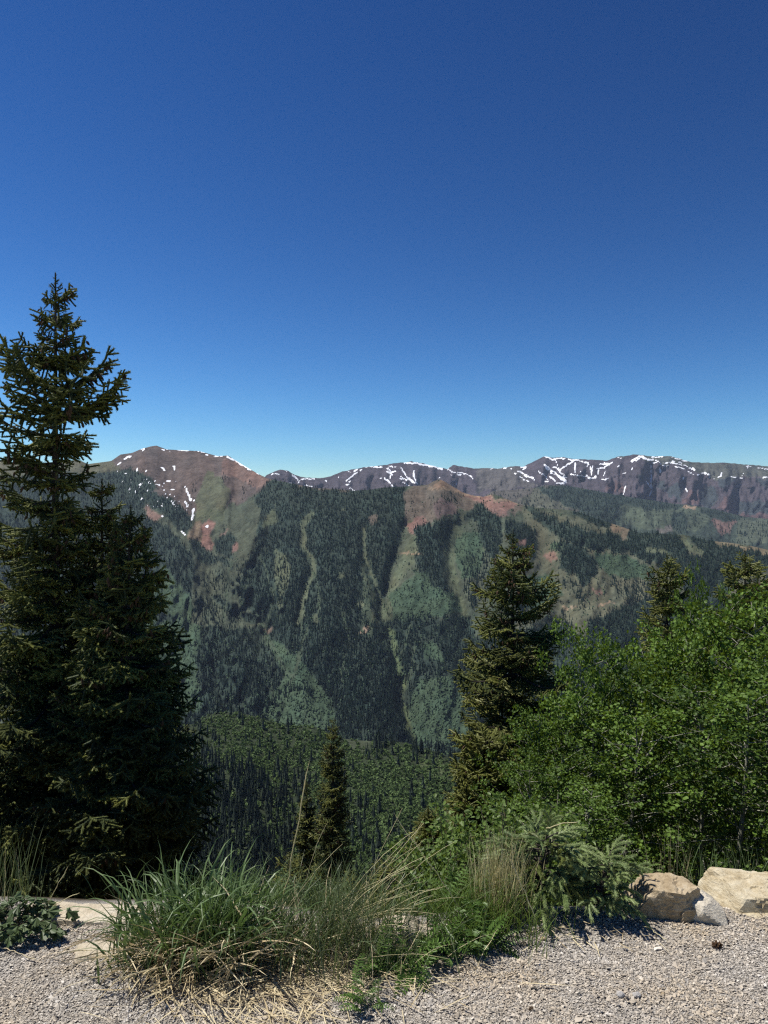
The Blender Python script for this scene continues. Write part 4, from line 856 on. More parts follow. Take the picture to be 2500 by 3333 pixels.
spruce('spruce_tree', 55.5, 273, 8.0, prof(8, 590, [(590, 2), (630, 15), (660, 42), (690, 50), (740, 60), (800, 82), (850, 120), (890, 142), (930, 140), (975, 108), (1020, 105), (1060, 125), (1180, 150), (1350, 180), (1550, 215), (1750, 255), (1960, 265)]),
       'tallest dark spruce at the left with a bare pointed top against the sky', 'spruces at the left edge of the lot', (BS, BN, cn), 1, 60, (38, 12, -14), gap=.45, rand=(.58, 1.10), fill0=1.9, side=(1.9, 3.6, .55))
spruce('spruce_tree', 102, 479.5, 8.5, prof(8.5, 1036, [(1036, 6), (1060, 26), (1110, 42), (1200, 60), (1320, 95), (1500, 150), (1750, 190), (1950, 190)]),
       'middle left spruce with a dark brown cone laden top just right of the tallest trunk', 'spruces at the left edge of the lot', (BS, BN, (1, .8, .3, .1)), 2, 56, (25, 0, -18))
spruce('spruce_tree', 131, 506, 7.5, prof(7.5, 1093, [(1093, 10), (1120, 34), (1165, 42), (1200, 56), (1260, 76), (1340, 102), (1420, 122), (1520, 146), (1600, 160), (1700, 184), (1800, 176), (1950, 165)]),
       'bushy spruce in front of the tall one, its right side over the valley', 'spruces at the left edge of the lot', (BS, BN, (1, .7, .2, .05)), 3, 75, (25, 2, -16), lean=(.1, 0))
spruce('spruce_tree', 513, 530, 11.0, prof(11, 1145, [(1145, 5), (1180, 26), (1215, 44), (1240, 40), (1275, 72), (1330, 70), (1350, 112), (1400, 72), (1440, 128), (1520, 116), (1560, 128), (1650, 110), (1800, 120), (1960, 120)]),
       'open branched spruce standing over the right aspens against the slopes', None, (BS, BY, (.95, .7, .6, .4)), 4, 44, (35, 12, -8), gap=.5, rand=(.38, 1.32), fill=.4)
spruce('spruce_tree', 667, 553, 13.0, prof(13, 1195, [(1195, 8), (1230, 38), (1300, 50), (1370, 62), (1420, 85), (1500, 90), (1650, 100), (1900, 100)]),
       'yellowish green spruce top rising behind the aspens', None, (BY, BS, (.7, .7, .7, .7)), 5, 30, (35, 14, -6), gap=.5, rand=(.5, 1.15))
spruce('spruce_tree', 745, 551, 11.5, prof(11.5, 1190, [(1190, 8), (1230, 42), (1300, 70), (1400, 90), (1500, 110), (1700, 120), (1900, 120)]),
       'rightmost spruce with a brownish crown rising above the aspens at the frame edge', None, (BY, BS, (.6, .5, .5, .5)), 6, 36, (30, 12, -6))
spruce('spruce_tree', 485, 731, 9.3, prof(9.3, 1580, [(1580, 20), (1610, 42), (1680, 72), (1740, 88), (1820, 100), (1930, 104)]),
       'dense yellowish conifer below and left of the open spruce', None, (BY, BY, (.5, .5, .5, .5)), 7, 70, (40, 18, 0), maxn=200, rand=(.75, 1.1))
spruce('spruce_tree', 428, 806, 9.0, prof(9, 1742, [(1742, 6), (1770, 22), (1820, 42), (1900, 62), (1960, 70)]),
       'small dense young fir at the left foot of the yellowish conifer', None, (BY, BY, (.5, .5, .5, .5)), 8, 80, (40, 18, 0), maxn=130, rand=(.75, 1.1))
spruce('spruce_tree', 333, 717, 20.0, prof(20, 1548, [(1548, 4), (1580, 14), (1620, 24), (1660, 28), (1690, 42), (1740, 36), (1790, 48), (1850, 50), (1980, 56)]),
       'slim spruce down the slope at centre, taller of the pair', 'slim pair of spruces down the slope', (BY, BS, (.2, .4, .55, .7)), 9, 40, (35, 10, -8), gap=.4, rand=(.55, 1.1))
spruce('spruce_tree', 306.5, 780, 20.5, prof(20.5, 1685, [(1685, 4), (1720, 14), (1760, 24), (1820, 30), (1980, 40)]),
       'shorter slim spruce just left of the taller one down the slope', 'slim pair of spruces down the slope', (BY, BS, (.2, .4, .5, .6)), 10, 44, (35, 10, -8), rand=(.55, 1.1))
for i, (dx, dy, Y, hw, lab) in enumerate(((625, 1840, 15, 40, 'low spruce crown left of the slim pair above the grass'), (840, 1850, 16, 55, 'low spruce crown between the slim pair and the dry stalks'), (260, 1935, 4.6, 62, 'low green conifer sprig behind the long cream rock'), (755, 1890, 14, 60, 'low shaded spruce top right under the taller slim spruce'))):
    px, py = d2(dx, dy); spruce('young_spruce', px, py, Y, prof(Y, dy, [(dy, 6), (dy + 30, hw * .6), (dy + 80, hw), (dy + 200, hw * 1.3)]), lab, None, (BY, BY, (.5, .5, .5, .5)), 30 + i, 60, (35, 15, 0), maxn=60, rand=(.7, 1.1), fill=False)
# ------------------------------------------------------------------ aspens and green shrubs
def leaves(C, Nn, size, rng, var, fold=.25, long=1.0):
    """leaf blades: rounded six-cornered faces with a crease"""
    n = len(C); Nn = nrm(Nn); T = nrm(np.cross(Nn, unit(n, rng))); Bt = np.cross(Nn, T); s = (size * (.65 + .6 * rng.random(n)))[:, None]
    P = [C - T * s * .5 * long, C - T * s * .2 + Bt * s * .45 / long + Nn * s * fold * .4, C + T * s * .25 + Bt * s * .38 / long + Nn * s * fold * .3, C + T * s * .6 * long, C + T * s * .25 - Bt * s * .38 / long + Nn * s * fold * .3, C - T * s * .2 - Bt * s * .45 / long + Nn * s * fold * .4]
    V = np.stack(P, 1).reshape(-1, 3); F0 = np.array([[0, 3, 1], [1, 3, 2], [0, 5, 3], [5, 4, 3]])
    return V, (F0[None] + (np.arange(n) * 6)[:, None, None]).reshape(-1, 3), np.repeat(var, 6)
ASPEN = foliage_mat('aspen_leaves', (.022, .045, .010), (.150, .245, .040), .20, .55, .18, .55, (.25, .36, .03))
ABARK = bark_mat('aspen_bark', (.13, .13, .095), (.32, .32, .25), 12, .5)
def aspen_proto(seed, nb=44, nl=125):
    rng = np.random.default_rng(seed); H = 3.4; tr = lambda s: np.array([.10 * math.sin(3 * s + seed), .08 * math.cos(4 * s), H * s]) 
    g = Geo(); tv, tf = tube([tr(k / 10) for k in range(11)], [.034 * (1 - k / 10.6) + .003 for k in range(11)], 7); g.add(tv, tf, .5)
    C, O = [], []
    for k in range(nb):
        s = .14 + .84 * (k + rng.random()) / nb; a = k * 2.4 + .4 * rng.normal(); r = (.80 * math.sin(math.pi * min(.97, .10 + .80 * s)) ** .8 + .07) * (.55 + .6 * rng.random())
        if s > .9: r *= .6
        o = tr(s); up = .35 + .8 * s * rng.random(); d = np.array([math.cos(a), math.sin(a), up]); pts = [o + d * r * q + np.array([0, 0, -.10 * r * q * q]) for q in (0, .35, .7, 1)]
        tv, tf = tube(pts, [.009, .006, .0035, .0012], 4); g.add(tv, tf, .5)
        m_ = int(nl * (.6 + .6 * r) * (.40 + .95 * s)); nc = 4; qc = np.linspace(.35, 1.02, nc); cc = o + d * r * qc[:, None] + rng.normal(size=(nc, 3)) * np.array([.085, .085, .07]); c = cc[rng.integers(0, nc, m_)] + rng.normal(size=(m_, 3)) * np.array([.05, .05, .04])
        C.append(c); O.append(np.repeat(o[None], m_, 0))
    C = np.concatenate(C); O = np.concatenate(O); rng2 = rng
    V, F, v = leaves(C, nrm(C - O) * .6 + np.array([0, 0, .15]) + 1.0 * unit(len(C), rng2), .035, rng2, (.5 + .2 * rng2.normal(size=len(C))).clip(0, 1))
    gl = Geo(); gl.add(V, F, v); return g.build('trunk', ABARK, link=False).data, gl.build('crown', ASPEN, link=False).data
AP = [aspen_proto(s) for s in (1, 2, 3, 4, 5)]
def aspen(dx, dy, Y, label, k, rz, wide=1.0, group='aspens crowded in the thicket on the right'):
    px, py = d2(dx, dy); top = at(px, py, Y); z0 = float(gz(top.x, Y)) - .1; H = top.z - z0; s = H / 3.42; w = wide * (.75 + .25 * s) * .95
    t = thing('aspen_tree', (top.x, Y, z0), label, 'aspen tree', group, rz)
    for nm, me in zip(('trunk', 'crown'), AP[k]): inst(me, nm, t, Matrix.Diagonal((w, w, s, 1)))
crowd = 'young green aspen crowded among others in the thicket on the right'
for a in ((1255, 1372, 8.0, 'aspen with a thin pointed top nearest the open spruce', 0, .3, .75), (1312, 1400, 8.6, 'aspen whose pale leafy tip stands between the open spruce and the yellowish spruce', 1, 1.0, .75), (1205, 1500, 7.4, crowd, 2, 2.2, .9),
          (1165, 1535, 7.3, crowd, 2, .4, .7), (1135, 1640, 6.7, crowd, 4, 1.4, .65), (1350, 1450, 8.2, crowd, 0, 2.4, .9), (1432, 1425, 8.9, crowd, 1, 4.6, .75), (1400, 1395, 8.8, 'aspen directly below the yellowish spruce top', 3, .7, 1.0), (1502, 1345, 9.2, 'aspen right of the yellowish spruce top', 4, 4.0, .9), (1514, 1268, 9.8, 'tall narrow aspen tip between the two right spruce tops', 1, 5.0, .42), (1562, 1300, 9.0, 'broad tall aspen below the rightmost spruce', 0, 2.6, 1.1), (1632, 1300, 8.4, 'aspen at the right frame edge below the rightmost spruce', 2, 3.3, 1.1),
          (1350, 1545, 6.9, crowd, 4, .2, 1.0), (1500, 1480, 7.0, crowd, 3, 1.7, 1.1), (1595, 1500, 6.6, crowd, 1, 2.9, 1.1), (1215, 1640, 6.6, crowd, 0, 3.9, .85), (1150, 1745, 6.0, crowd, 1, 1.9, .8), (1280, 1700, 5.8, 'aspen with a visible pale trunk in the middle of the thicket', 3, 5.1, .8),
          (1725, 1290, 8.0, crowd, 3, .5, 1.1), (1740, 1560, 6.4, crowd, 2, 5.9, 1.1), (1380, 1480, 7.8, crowd, 1, 3.5, 1.05), (1270, 1560, 7.4, crowd, 4, 5.5, .95), (1640, 1420, 7.6, crowd, 3, 1.2, 1.1)): aspen(*a)
SHRUB = foliage_mat('shrub_leaves', (.040, .075, .016), (.17, .25, .055), .30, .5, .3, .2, (.20, .29, .04))
STEM = bark_mat('shrub_stems', (.06, .05, .03), (.16, .14, .09), 40)
def shrub_proto(seed, n=1500, size=.024):
    rng = np.random.default_rng(seed); g = Geo(); C = []
    for k in range(26):
        a = rng.random() * 6.28; r = .28 * math.sqrt(rng.random()); h = .35 + .30 * rng.random(); b = np.array([.08 * rng.normal(), .08 * rng.normal(), 0]); tip = np.array([math.cos(a) * r, math.sin(a) * r, h])
        tv, tf = tube([b, (b + tip) / 2 + .02 * rng.normal(size=3), tip], [.005, .004, .002], 4); g.add(tv, tf, .5)
        q = .25 + .8 * rng.random(n // 26); C.append(b + (tip - b) * q[:, None] + .045 * rng.normal(size=(len(q), 3)))
    C = np.concatenate(C); V, F, v = leaves(C, np.array([0, 0, .6]) + .8 * unit(len(C), rng), size, rng, (.55 + .2 * rng.normal(size=len(C))).clip(0, 1), .25, 1.15)
    gl = Geo(); gl.add(V, F, v); return g.build('stems', STEM, link=False).data, gl.build('foliage', SHRUB, link=False).data
SP = [shrub_proto(s) for s in (61, 62, 63)]
def shrub(x, y, s, sz, k, rz, label, group='low green shrubs just below the gravel edge'):
    t = thing('shrub', g3(x, y) + Vector((0, 0, -.03)), label, 'shrub', group, rz)
    for nm, me in zip(('stems', 'foliage'), SP[k]): inst(me, nm, t, Matrix.Diagonal((s, s, sz, 1)))
same = 'low bright green shrub growing just beyond the gravel edge between the grasses and the aspens'
for i, (dx, Y, s, sz) in enumerate(((915, 3.7, .7, .7), (960, 3.5, .8, .65), (1010, 3.9, 1.0, .9), (1060, 3.7, .9, .85), (1110, 4.3, 1.0, .8), (1020, 4.6, 1.0, .75), (1180, 4.6, 1.1, .95), (1100, 5.0, 1.1, 1.0), (950, 4.4, .9, .9), (1250, 4.2, 1.0, .9), (1330, 4.2, .8, .55), (1400, 4.8, .8, .6), (1120, 3.5, .8, .8))):
    x = Y * (d2(dx, 0)[0] - 384) / FPX; shrub(x, Y, s, sz, i % 3, i * 1.3, same)
for i, (dx, Y, s, sz) in enumerate(((1470, 5.4, .6, .5), (1560, 5.8, .7, .6), (1640, 5.2, .6, .5))):
    x = Y * (d2(dx, 0)[0] - 384) / FPX; shrub(x, Y, s, sz, i % 3, i, 'shaded green shrub under the aspens behind the boulders', 'shaded shrubs behind the boulders')

# ------------------------------------------------------------------ grasses
def strip(Ln, w, e0, bend, rng, seg=7, pw=1.6, kink=None):
    """a grass blade from the origin leaning towards +x"""
    s = np.linspace(0, 1, seg); e = math.radians(e0) - math.radians(bend) * s ** pw
    if kink: e = np.where(s > kink[0], e - math.radians(kink[1]), e)
    ds = Ln / (seg - 1); x = np.concatenate([[0], np.cumsum(np.cos(e[:-1]) * ds)]); z = np.concatenate([[0], np.cumsum(np.sin(e[:-1]) * ds)])
    y = np.cumsum(rng.normal(size=seg)) * Ln * .012; y -= y[0]
    wd = w * np.minimum(1, .45 + 3 * s) * (1 - s ** 2.2) + .0002; tw = rng.normal() * .5 + rng.normal() * s * 1.2
    sx, sy, sz = -np.sin(e) * np.sin(tw), np.cos(tw), np.cos(e) * np.sin(tw)
    c = np.stack([x, y, z], 1); sv = np.stack([sx, sy, sz], 1)
    V = np.stack([c - sv * wd[:, None] / 2, c + sv * wd[:, None] / 2], 1).reshape(-1, 3)
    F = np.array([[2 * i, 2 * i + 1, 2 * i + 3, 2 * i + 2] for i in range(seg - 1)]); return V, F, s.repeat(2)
def place(V, base, az):
    c, s = math.cos(az), math.sin(az); return np.stack([V[:, 0] * c - V[:, 1] * s, V[:, 0] * s + V[:, 1] * c, V[:, 2]], 1) + np.array(base)
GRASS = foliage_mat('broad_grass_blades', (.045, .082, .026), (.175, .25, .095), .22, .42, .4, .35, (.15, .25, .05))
FINE = foliage_mat('fine_grass_blades', (.045, .070, .025), (.15, .19, .085), .25, .45, .4, .3, (.15, .20, .05))
STRAW = foliage_mat('dead_straw', (.30, .21, .10), (.74, .64, .41), .15, .6, .3, .25)
DRY = foliage_mat('dry_stalks', (.46, .39, .17), (.80, .72, .42), .20, .55, .35, .25)
bl = []
for k in range(18):
    rng = np.random.default_rng(500 + k); V, F, s = strip(.34 + .20 * rng.random(), .0095 + .0065 * rng.random(), 70 + 18 * rng.random(), (95, 125, 150, 75)[k % 4] + 25 * rng.random(), rng, 10, 1.7 + rng.random())
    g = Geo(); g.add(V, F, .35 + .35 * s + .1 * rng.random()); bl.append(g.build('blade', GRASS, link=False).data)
c = onground(425, 2078)
tus = thing('grass_tussock', c, 'big tussock of broad dark green blades over a mat of dead straw', 'grass')
rng = np.random.default_rng(77)
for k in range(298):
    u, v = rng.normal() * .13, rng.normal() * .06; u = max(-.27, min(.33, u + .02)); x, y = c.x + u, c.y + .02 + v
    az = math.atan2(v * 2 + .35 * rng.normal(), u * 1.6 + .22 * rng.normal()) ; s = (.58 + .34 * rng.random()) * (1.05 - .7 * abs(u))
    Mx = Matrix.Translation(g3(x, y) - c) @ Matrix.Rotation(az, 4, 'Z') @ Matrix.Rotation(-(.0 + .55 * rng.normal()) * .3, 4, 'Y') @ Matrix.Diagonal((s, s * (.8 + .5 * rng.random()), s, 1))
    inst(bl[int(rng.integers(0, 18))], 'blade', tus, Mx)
g = Geo()
for k in range(640):
    u, v = rng.normal() * .15, rng.normal() * .075; u = max(-.30, min(.38, u + .03)); b = g3(c.x + u, c.y + .02 + v) - c
    V, F, s = strip(.14 + .20 * rng.random(), .003 + .006 * rng.random(), 60 + 30 * rng.random(), 20 + 90 * rng.random(), rng, 6)
    g.add(place(V, b, rng.random() * 6.28), F, .2 + .4 * s + .2 * rng.random())
tag(g.build('blades', GRASS, tus), kind='stuff')
g = Geo()
for k in range(540):
    u = rng.normal() * .15 + .04; b = g3(c.x + u, c.y - .02 + .06 * rng.normal()) - c + Vector((0, 0, .10 * rng.random() ** 2))
    V, F, s = strip(.10 + .20 * rng.random(), .0032 + .0050 * rng.random(), 2 + 42 * rng.random(), 8 + 28 * rng.random(), rng, 5); az = -math.pi / 2 + .8 * rng.normal()
    P = place(V, b, az); fl = np.array([float(q) for q in gz(P[:, 0] + c.x, P[:, 1] + c.y)]) - c.z + .008; P[:, 2] = np.maximum(P[:, 2], fl + .010 * rng.random())
    g.add(P, F, .2 + .8 * rng.random())
tag(g.build('dead_straw', STRAW, tus), kind='stuff')
# straw scattered on the gravel
def litter(name, n, xa, xb, ya, yb, label, seed, la=.05, lb=.17):
    rng = np.random.default_rng(seed); g = Geo()
    for k in range(n):
        x = xa + (xb - xa) * (.5 + .22 * rng.normal()); y = yb - (yb - ya) * abs(rng.normal()) * .5; Ln = la + lb * rng.random() ** 1.5
        V, F, s = strip(Ln, .0024 + .0030 * rng.random(), 4 * rng.normal(), 12 * rng.normal(), rng, 5, 1.2, (.5, 25 * rng.normal()) if rng.random() < .3 else None); P = place(V, (x, y, 0), rng.normal() * .75 - .5 + (3.14 if rng.random() < .3 else 0))
        P[:, 2] = gz(P[:, 0], P[:, 1]) + .012 + .012 * rng.random() + (P[:, 2] - P[:, 2].mean()) * .25
        g.add(P, F, .25 + .75 * rng.random())
    return tag(g.build(name, STRAW), label, 'straw', None, 'stuff')
litter('straw_litter', 900, -.80, -.02, 2.28, 2.62, 'pale dead straw strewn over the gravel in front of the big tussock', 91)
litter('straw_litter', 60, -.15, .35, 2.38, 2.62, 'thin dry stems strewn on the gravel in front of the fine grass', 92, .04, .14)
litter('straw_litter', 50, .35, 1.1, 2.70, 2.90, 'sparse dry stems on the gravel at the foot of the seedlings', 93, .04, .10)
def lone(name, p0, p1, w, sag, label, cat, mat=DRY, seed=1):
    """one stalk between two places, drawn as a thin tapering tube with an ear at its end"""
    rng = np.random.default_rng(seed); p0, p1 = Vector(p0), Vector(p1); t = np.linspace(0, 1, 12)[:, None]; P = np.array(p0) * (1 - t) + np.array(p1) * t; P[:, 2] += sag * (4 * t * (1 - t))[:, 0]; P += .002 * rng.normal(size=P.shape)
    rr = w * (1 - .55 * t[:, 0]); rr[8:11] *= 1.35; rr[11] *= .3
    V, F = tube(P - P[0], rr, 5); g = Geo(); g.add(V, F, .5 + .35 * t.repeat(5)); o = g.build(name, mat, smooth=True); o.location = P[0]; return tag(o, label, cat)
px, py = d2(605, 1895); px2, py2 = d2(668, 1644)
lone('grass_stalk', at(px, py + 40, 2.75), at(px2, py2, 2.72), .0026, -.004, 'tall single pale stalk rising alone before the valley', 'grass stalk', DRY, 3)
px, py = d2(1000, 1942); px2, py2 = d2(850, 1757); lone('grass_stalk', at(px + 6, py + 22, 2.85), at(px2, py2, 2.75), .0021, .004, 'pale stalk leaning left across the other dry stalks', 'grass stalk', DRY, 4)
for i, (x0, y0, x1, y1, Y, w, lab) in enumerate(((92, 1975, 148, 1872, 2.9, .0016, 'thin stalk leaning right from the left weed'), (105, 1965, 172, 1928, 2.9, .0018, 'short drooping stalk beside the left weed'), (1180, 1790, 1250, 1775, 2.85, .0020, 'yellow stalk lying across the top of the larger seedling'), (1100, 1855, 1158, 1990, 2.78, .0024, 'straw stalk leaning against the front of the larger seedling'))):
    a0, b0 = d2(x0, y0); a1, b1_ = d2(x1, y1); lone('grass_stalk', at(a0, b0, Y), at(a1, b1_, Y - .03), w, .006, lab, 'grass stalk', DRY, 10 + i)
a0, b0 = d2(0, 2052); a1, b1_ = d2(85, 2083); q0 = onground(-10, 2050); q1 = onground(82, 2082); lone('straw', (q0.x, q0.y, q0.z + .014), (q1.x, q1.y, q1.z + .012), .0022, .004, 'single long straw lying on the gravel below the left weed', 'straw', STRAW, 20)
q0 = onground(205, 2044 - 8); q1 = onground(330, 2052); q0 = onground(290, 2170 - 40); q1 = onground(395, 2190 - 8); lone('straw', (q0.x, q0.y, q0.z + .014), (q1.x, q1.y, q1.z + .012), .0024, .003, 'pale straw lying on the gravel left of the straw mat', 'straw', STRAW, 21)
q0 = onground(1390, 2010); q1 = onground(1440, 2040); lone('twig', (q0.x, q0.y, q0.z + .02), (q1.x, q1.y, q1.z + .011), .0018, .006, 'thin bent twig lying on the gravel right of the smaller seedling', 'twig', DRY, 22)

def tuft(name, c, n, rx, ry, Lr, wr, er, br, az0, azs, mat, label, seed, part='blades', cat='grass', parent=None):
    rng = np.random.default_rng(seed); t = parent or thing(name, c, label, cat); g = Geo()
    for k in range(n):
        u, v = rx * rng.normal() * .5, ry * rng.normal() * .5; b = g3(c.x + u, c.y + v) - c
        V, F, s = strip(Lr[0] + (Lr[1] - Lr[0]) * rng.random(), wr[0] + (wr[1] - wr[0]) * rng.random(), er[0] + (er[1] - er[0]) * rng.random(), br[0] + (br[1] - br[0]) * rng.random(), rng, 6)
        az = az0 + azs * rng.normal() if azs < 3 else rng.random() * 6.28; g.add(place(V, b, az), F, .2 + .4 * s + .3 * rng.random())
    tag(g.build(part, mat, t), kind='stuff'); return t
cf = onground(725, 2062)
ft = tuft('fine_grass_tussock', cf, 900, .30, .20, (.14, .36), (.0018, .0042), (55, 90), (10, 90), 0, 9, FINE, 'fine leaved grass tussock with dry seed stalks bending to the right', 78)
tuft('', cf, 240, .36, .22, (.10, .28), (.0014, .003), (20, 70), (20, 80), 0, 9, STRAW, '', 79, 'dead_blades', parent=ft)
rng = np.random.default_rng(80)
tm = []
for k in range(6):
    r2 = np.random.default_rng(600 + k); s = np.linspace(0, 1, 11); e = np.radians(62 - 8 * k + 6 * r2.random() - 24 * s ** 2); ds = .05; P = np.stack([np.cumsum(np.cos(e)) * ds, np.cumsum(r2.normal(size=11)) * .003, np.cumsum(np.sin(e)) * ds], 1); P -= P[0]
    P += .0012 * r2.normal(size=P.shape); rr = .0009 * (1 - .5 * s); rr[7:10] *= 1.5; V, F = tube(P, rr, 4); g = Geo(); g.add(V, F, .4 + .5 * s.repeat(4)); tm.append(g.build('stalk', DRY, link=False).data)
for k in range(34):
    x, y = cf.x + .03 + .09 * rng.normal(), cf.y + .05 + .05 * rng.normal(); s = .62 + .42 * rng.random(); az = .10 + .38 * rng.normal() + (2.8 if rng.random() < .06 else 0)
    inst(tm[int(rng.integers(0, 6))], 'stalk', ft, Matrix.Translation(g3(x, y) - cf + Vector((0, 0, .05))) @ Matrix.Rotation(az, 4, 'Z') @ Matrix.Rotation(.10 * rng.normal(), 4, 'Y') @ Matrix.Diagonal((s, s, s, 1)))
cd = onground(1082, 1992)
dt = tuft('dry_grass_tussock', Vector((cd.x, cd.y + .05, cd.z)), 420, .10, .10, (.14, .36), (.0016, .0034), (70, 92), (0, 28), 0, 9, DRY, 'upright straw coloured grass clump left of the larger blue spruce seedling', 81)
tuft('', Vector((cd.x, cd.y + .05, cd.z)), 90, .11, .10, (.18, .42), (.0016, .003), (72, 90), (5, 40), 0, 9, FINE, '', 82, 'green_blades', parent=dt)
ce = onground(22, 1962)
lt = tuft('grass_tuft', Vector((ce.x - .04, ce.y, ce.z)), 90, .16, .10, (.16, .36), (.002, .0045), (70, 92), (0, 40), 0, 9, FINE, 'upright grass tuft with yellow stems at the left frame edge', 83)
ch = Vector((ce.x - .04, ce.y, ce.z)); tuft('', ch, 12, .14, .08, (.2, .34), (.0016, .0026), (78, 92), (0, 15), 0, 9, DRY, '', 84, 'dry_stems', parent=lt)
cg = onground(985, 2025)
tuft('green_grass_tuft', Vector((cg.x + .10, cg.y + .06, cg.z)), 700, .26, .18, (.10, .25), (.0020, .0040), (50, 90), (10, 80), 0, 9, SHRUB, 'bright green soft grass between the cream rock and the dry clump', 85)
ck = onground(1645, 1955); tuft('grass_tuft', Vector((ck.x + .05, ck.y + .35, float(gz(ck.x + .05, ck.y + .35)))), 130, .22, .14, (.16, .32), (.002, .0035), (65, 92), (5, 40), 0, 9, GRASS, 'dark green grass tuft behind the right boulder', 86)
ci = onground(1520, 1950); tuft('dry_stem_tuft', Vector((ci.x, ci.y + .30, float(gz(ci.x, ci.y + .30)))), 16, .10, .06, (.25, .42), (.0014, .0022), (72, 92), (0, 15), 0, 9, DRY, 'few thin dry stems standing between the two boulders', 87)
cj = onground(640, 1950); tuft('back_grass_tuft', Vector((cj.x, cj.y + .18, cj.z - .05)), 420, .62, .16, (.12, .26), (.003, .0065), (50, 90), (40, 120), 0, 9, GRASS, 'arching green grass behind the fine tussock along the brink', 88)

# ------------------------------------------------------------------ small leafy plants
VETCH = foliage_mat('vetch_leaflets', (.060, .115, .024), (.16, .27, .06), .25, .45, .4, .3, (.15, .24, .04))
def frond(Ln, rng, pairs=11):
    g = Geo(); s = np.linspace(0, 1, 8); e = np.radians(58 - 62 * s); P = np.stack([np.concatenate([[0], np.cumsum(np.cos(e[:-1]))]), 0 * s, np.concatenate([[0], np.cumsum(np.sin(e[:-1]))])], 1) * Ln / 7
    V, F = tube(P, .0011 * (1 - .6 * s), 4); g.add(V, F, .5)
    C, D, Nn = [], [], []
    for k in range(pairs):
        q = .15 + .85 * k / (pairs - 1); c = np.array([np.interp(q, s, P[:, i]) for i in range(3)])
        for sd in (-1, 1):
            l = Ln * .20 * math.sin(math.pi * (.25 + .7 * q * .8)); d = nrm(np.array([.45, sd, .1 + .15 * rng.normal()])); w = nrm(np.cross(d, [0, 0, 1])) * l * .17; nn = np.array([0, 0, .004])
            g.add([c, c + d * l * .4 + w + nn, c + d * l * .8 + w * .7, c + d * l, c + d * l * .8 - w * .7, c + d * l * .4 - w + nn], [[0, 3, 1], [1, 3, 2], [0, 5, 3], [5, 4, 3]], .3 + .5 * rng.random())
    return g
FR = [frond(.13, np.random.default_rng(s), 9 + s % 4).build('leaf', VETCH, link=False).data for s in range(5)]
def vetch(c, n, spread, label, seed, sc=1.0, group=None, up=0.):
    rng = np.random.default_rng(seed); t = thing('vetch_plant', c, label, 'plant', group)
    for k in range(n):
        u = spread * np.array([rng.normal() * .5, rng.normal() * .3]); s = sc * (.7 + .6 * rng.random())
        inst(FR[k % 5], 'leaf', t, Matrix.Translation(g3(c.x + u[0], c.y + u[1]) - c + Vector((0, 0, up * rng.random()))) @ Matrix.Rotation(rng.random() * 6.28, 4, 'Z') @ Matrix.Rotation(.35 * rng.normal(), 4, 'Y') @ Matrix.Rotation(.3 * rng.normal(), 4, 'X') @ Matrix.Diagonal((s, s, s, 1)))
vetch(onground(1030, 2048), 34, .13, 'green vetch plant with feathery leaves spilling onto the gravel', 1)
vetch(onground(940, 2066), 26, .12, 'green vetch plant with feathery leaves in front of the cream rock', 2)
vetch(onground(845, 2098), 20, .10, 'yellow green vetch with one long feathery frond at the right of the fine grass', 3, 1.15)
vetch(onground(790, 2188), 14, .045, 'small upright vetch sprig nearest the bottom of the gravel', 4, .62, None, .06)
vetch(onground(990, 1985), 22, .14, 'green vetch foliage behind the cream rock at the brink', 5, 1.0, None, .08)
WEED = foliage_mat('lobed_weed_leaves', (.042, .068, .024), (.13, .18, .070), .18, .5, .35, .3)
def lobed(rng):
    a = np.linspace(-2.6, 2.6, 23); r = .028 * (.62 + .38 * np.abs(np.cos(a * 1.6))) * (.8 + .35 * ((np.arange(23) % 2) == 0)) * (1 - .12 * np.abs(a))
    V = np.stack([.012 + np.cos(a) * r, np.sin(a) * r, .006 * np.sin(a * 4 + rng.random() * 6) - .25 * r * np.abs(np.sin(a))], 1); V = np.concatenate([[[0, 0, 0.004]], V])
    g = Geo(); g.add(V, [[0, i, i + 1] for i in range(1, 23)], np.concatenate([[.6], .35 + .3 * rng.random(23)])); return g.build('leaf', WEED, link=False).data
LB = [lobed(np.random.default_rng(s)) for s in range(5)]
cw = onground(62, 2012); t = thing('lobed_weed', cw, 'low weed with dull green lobed leaves on the gravel at the left', 'plant'); rng = np.random.default_rng(17); g = Geo()
for k in range(95):
    a = rng.random() * 6.28; r = .16 * math.sqrt(rng.random()); h = (.02 + .13 * rng.random() * (1 - r / .2)); b = np.array([.03 * rng.normal() - .01, .03 * rng.normal(), 0]); tip = np.array([math.cos(a) * r * 1.1 - .01, math.sin(a) * r * .75 - .01, h]); q = g3(cw.x + tip[0], cw.y + tip[1]).z - cw.z; tip[2] += max(q, -.03) + .008
    if k % 2 == 0: V, F = tube([b, (b + tip) / 2 + np.array([0, 0, .015]), tip], [.0016, .0014, .001], 4); g.add(V, F, .5)
    s = .75 + .6 * rng.random(); inst(LB[k % 5], 'leaf', t, Matrix.Translation(Vector(tip)) @ Matrix.Rotation(a + .5 * rng.normal(), 4, 'Z') @ Matrix.Rotation(.15 + .35 * rng.normal(), 4, 'Y') @ Matrix.Rotation(.35 * rng.normal(), 4, 'X') @ Matrix.Diagonal((s, s, s, 1)))
g.build('stems', STEM, t)

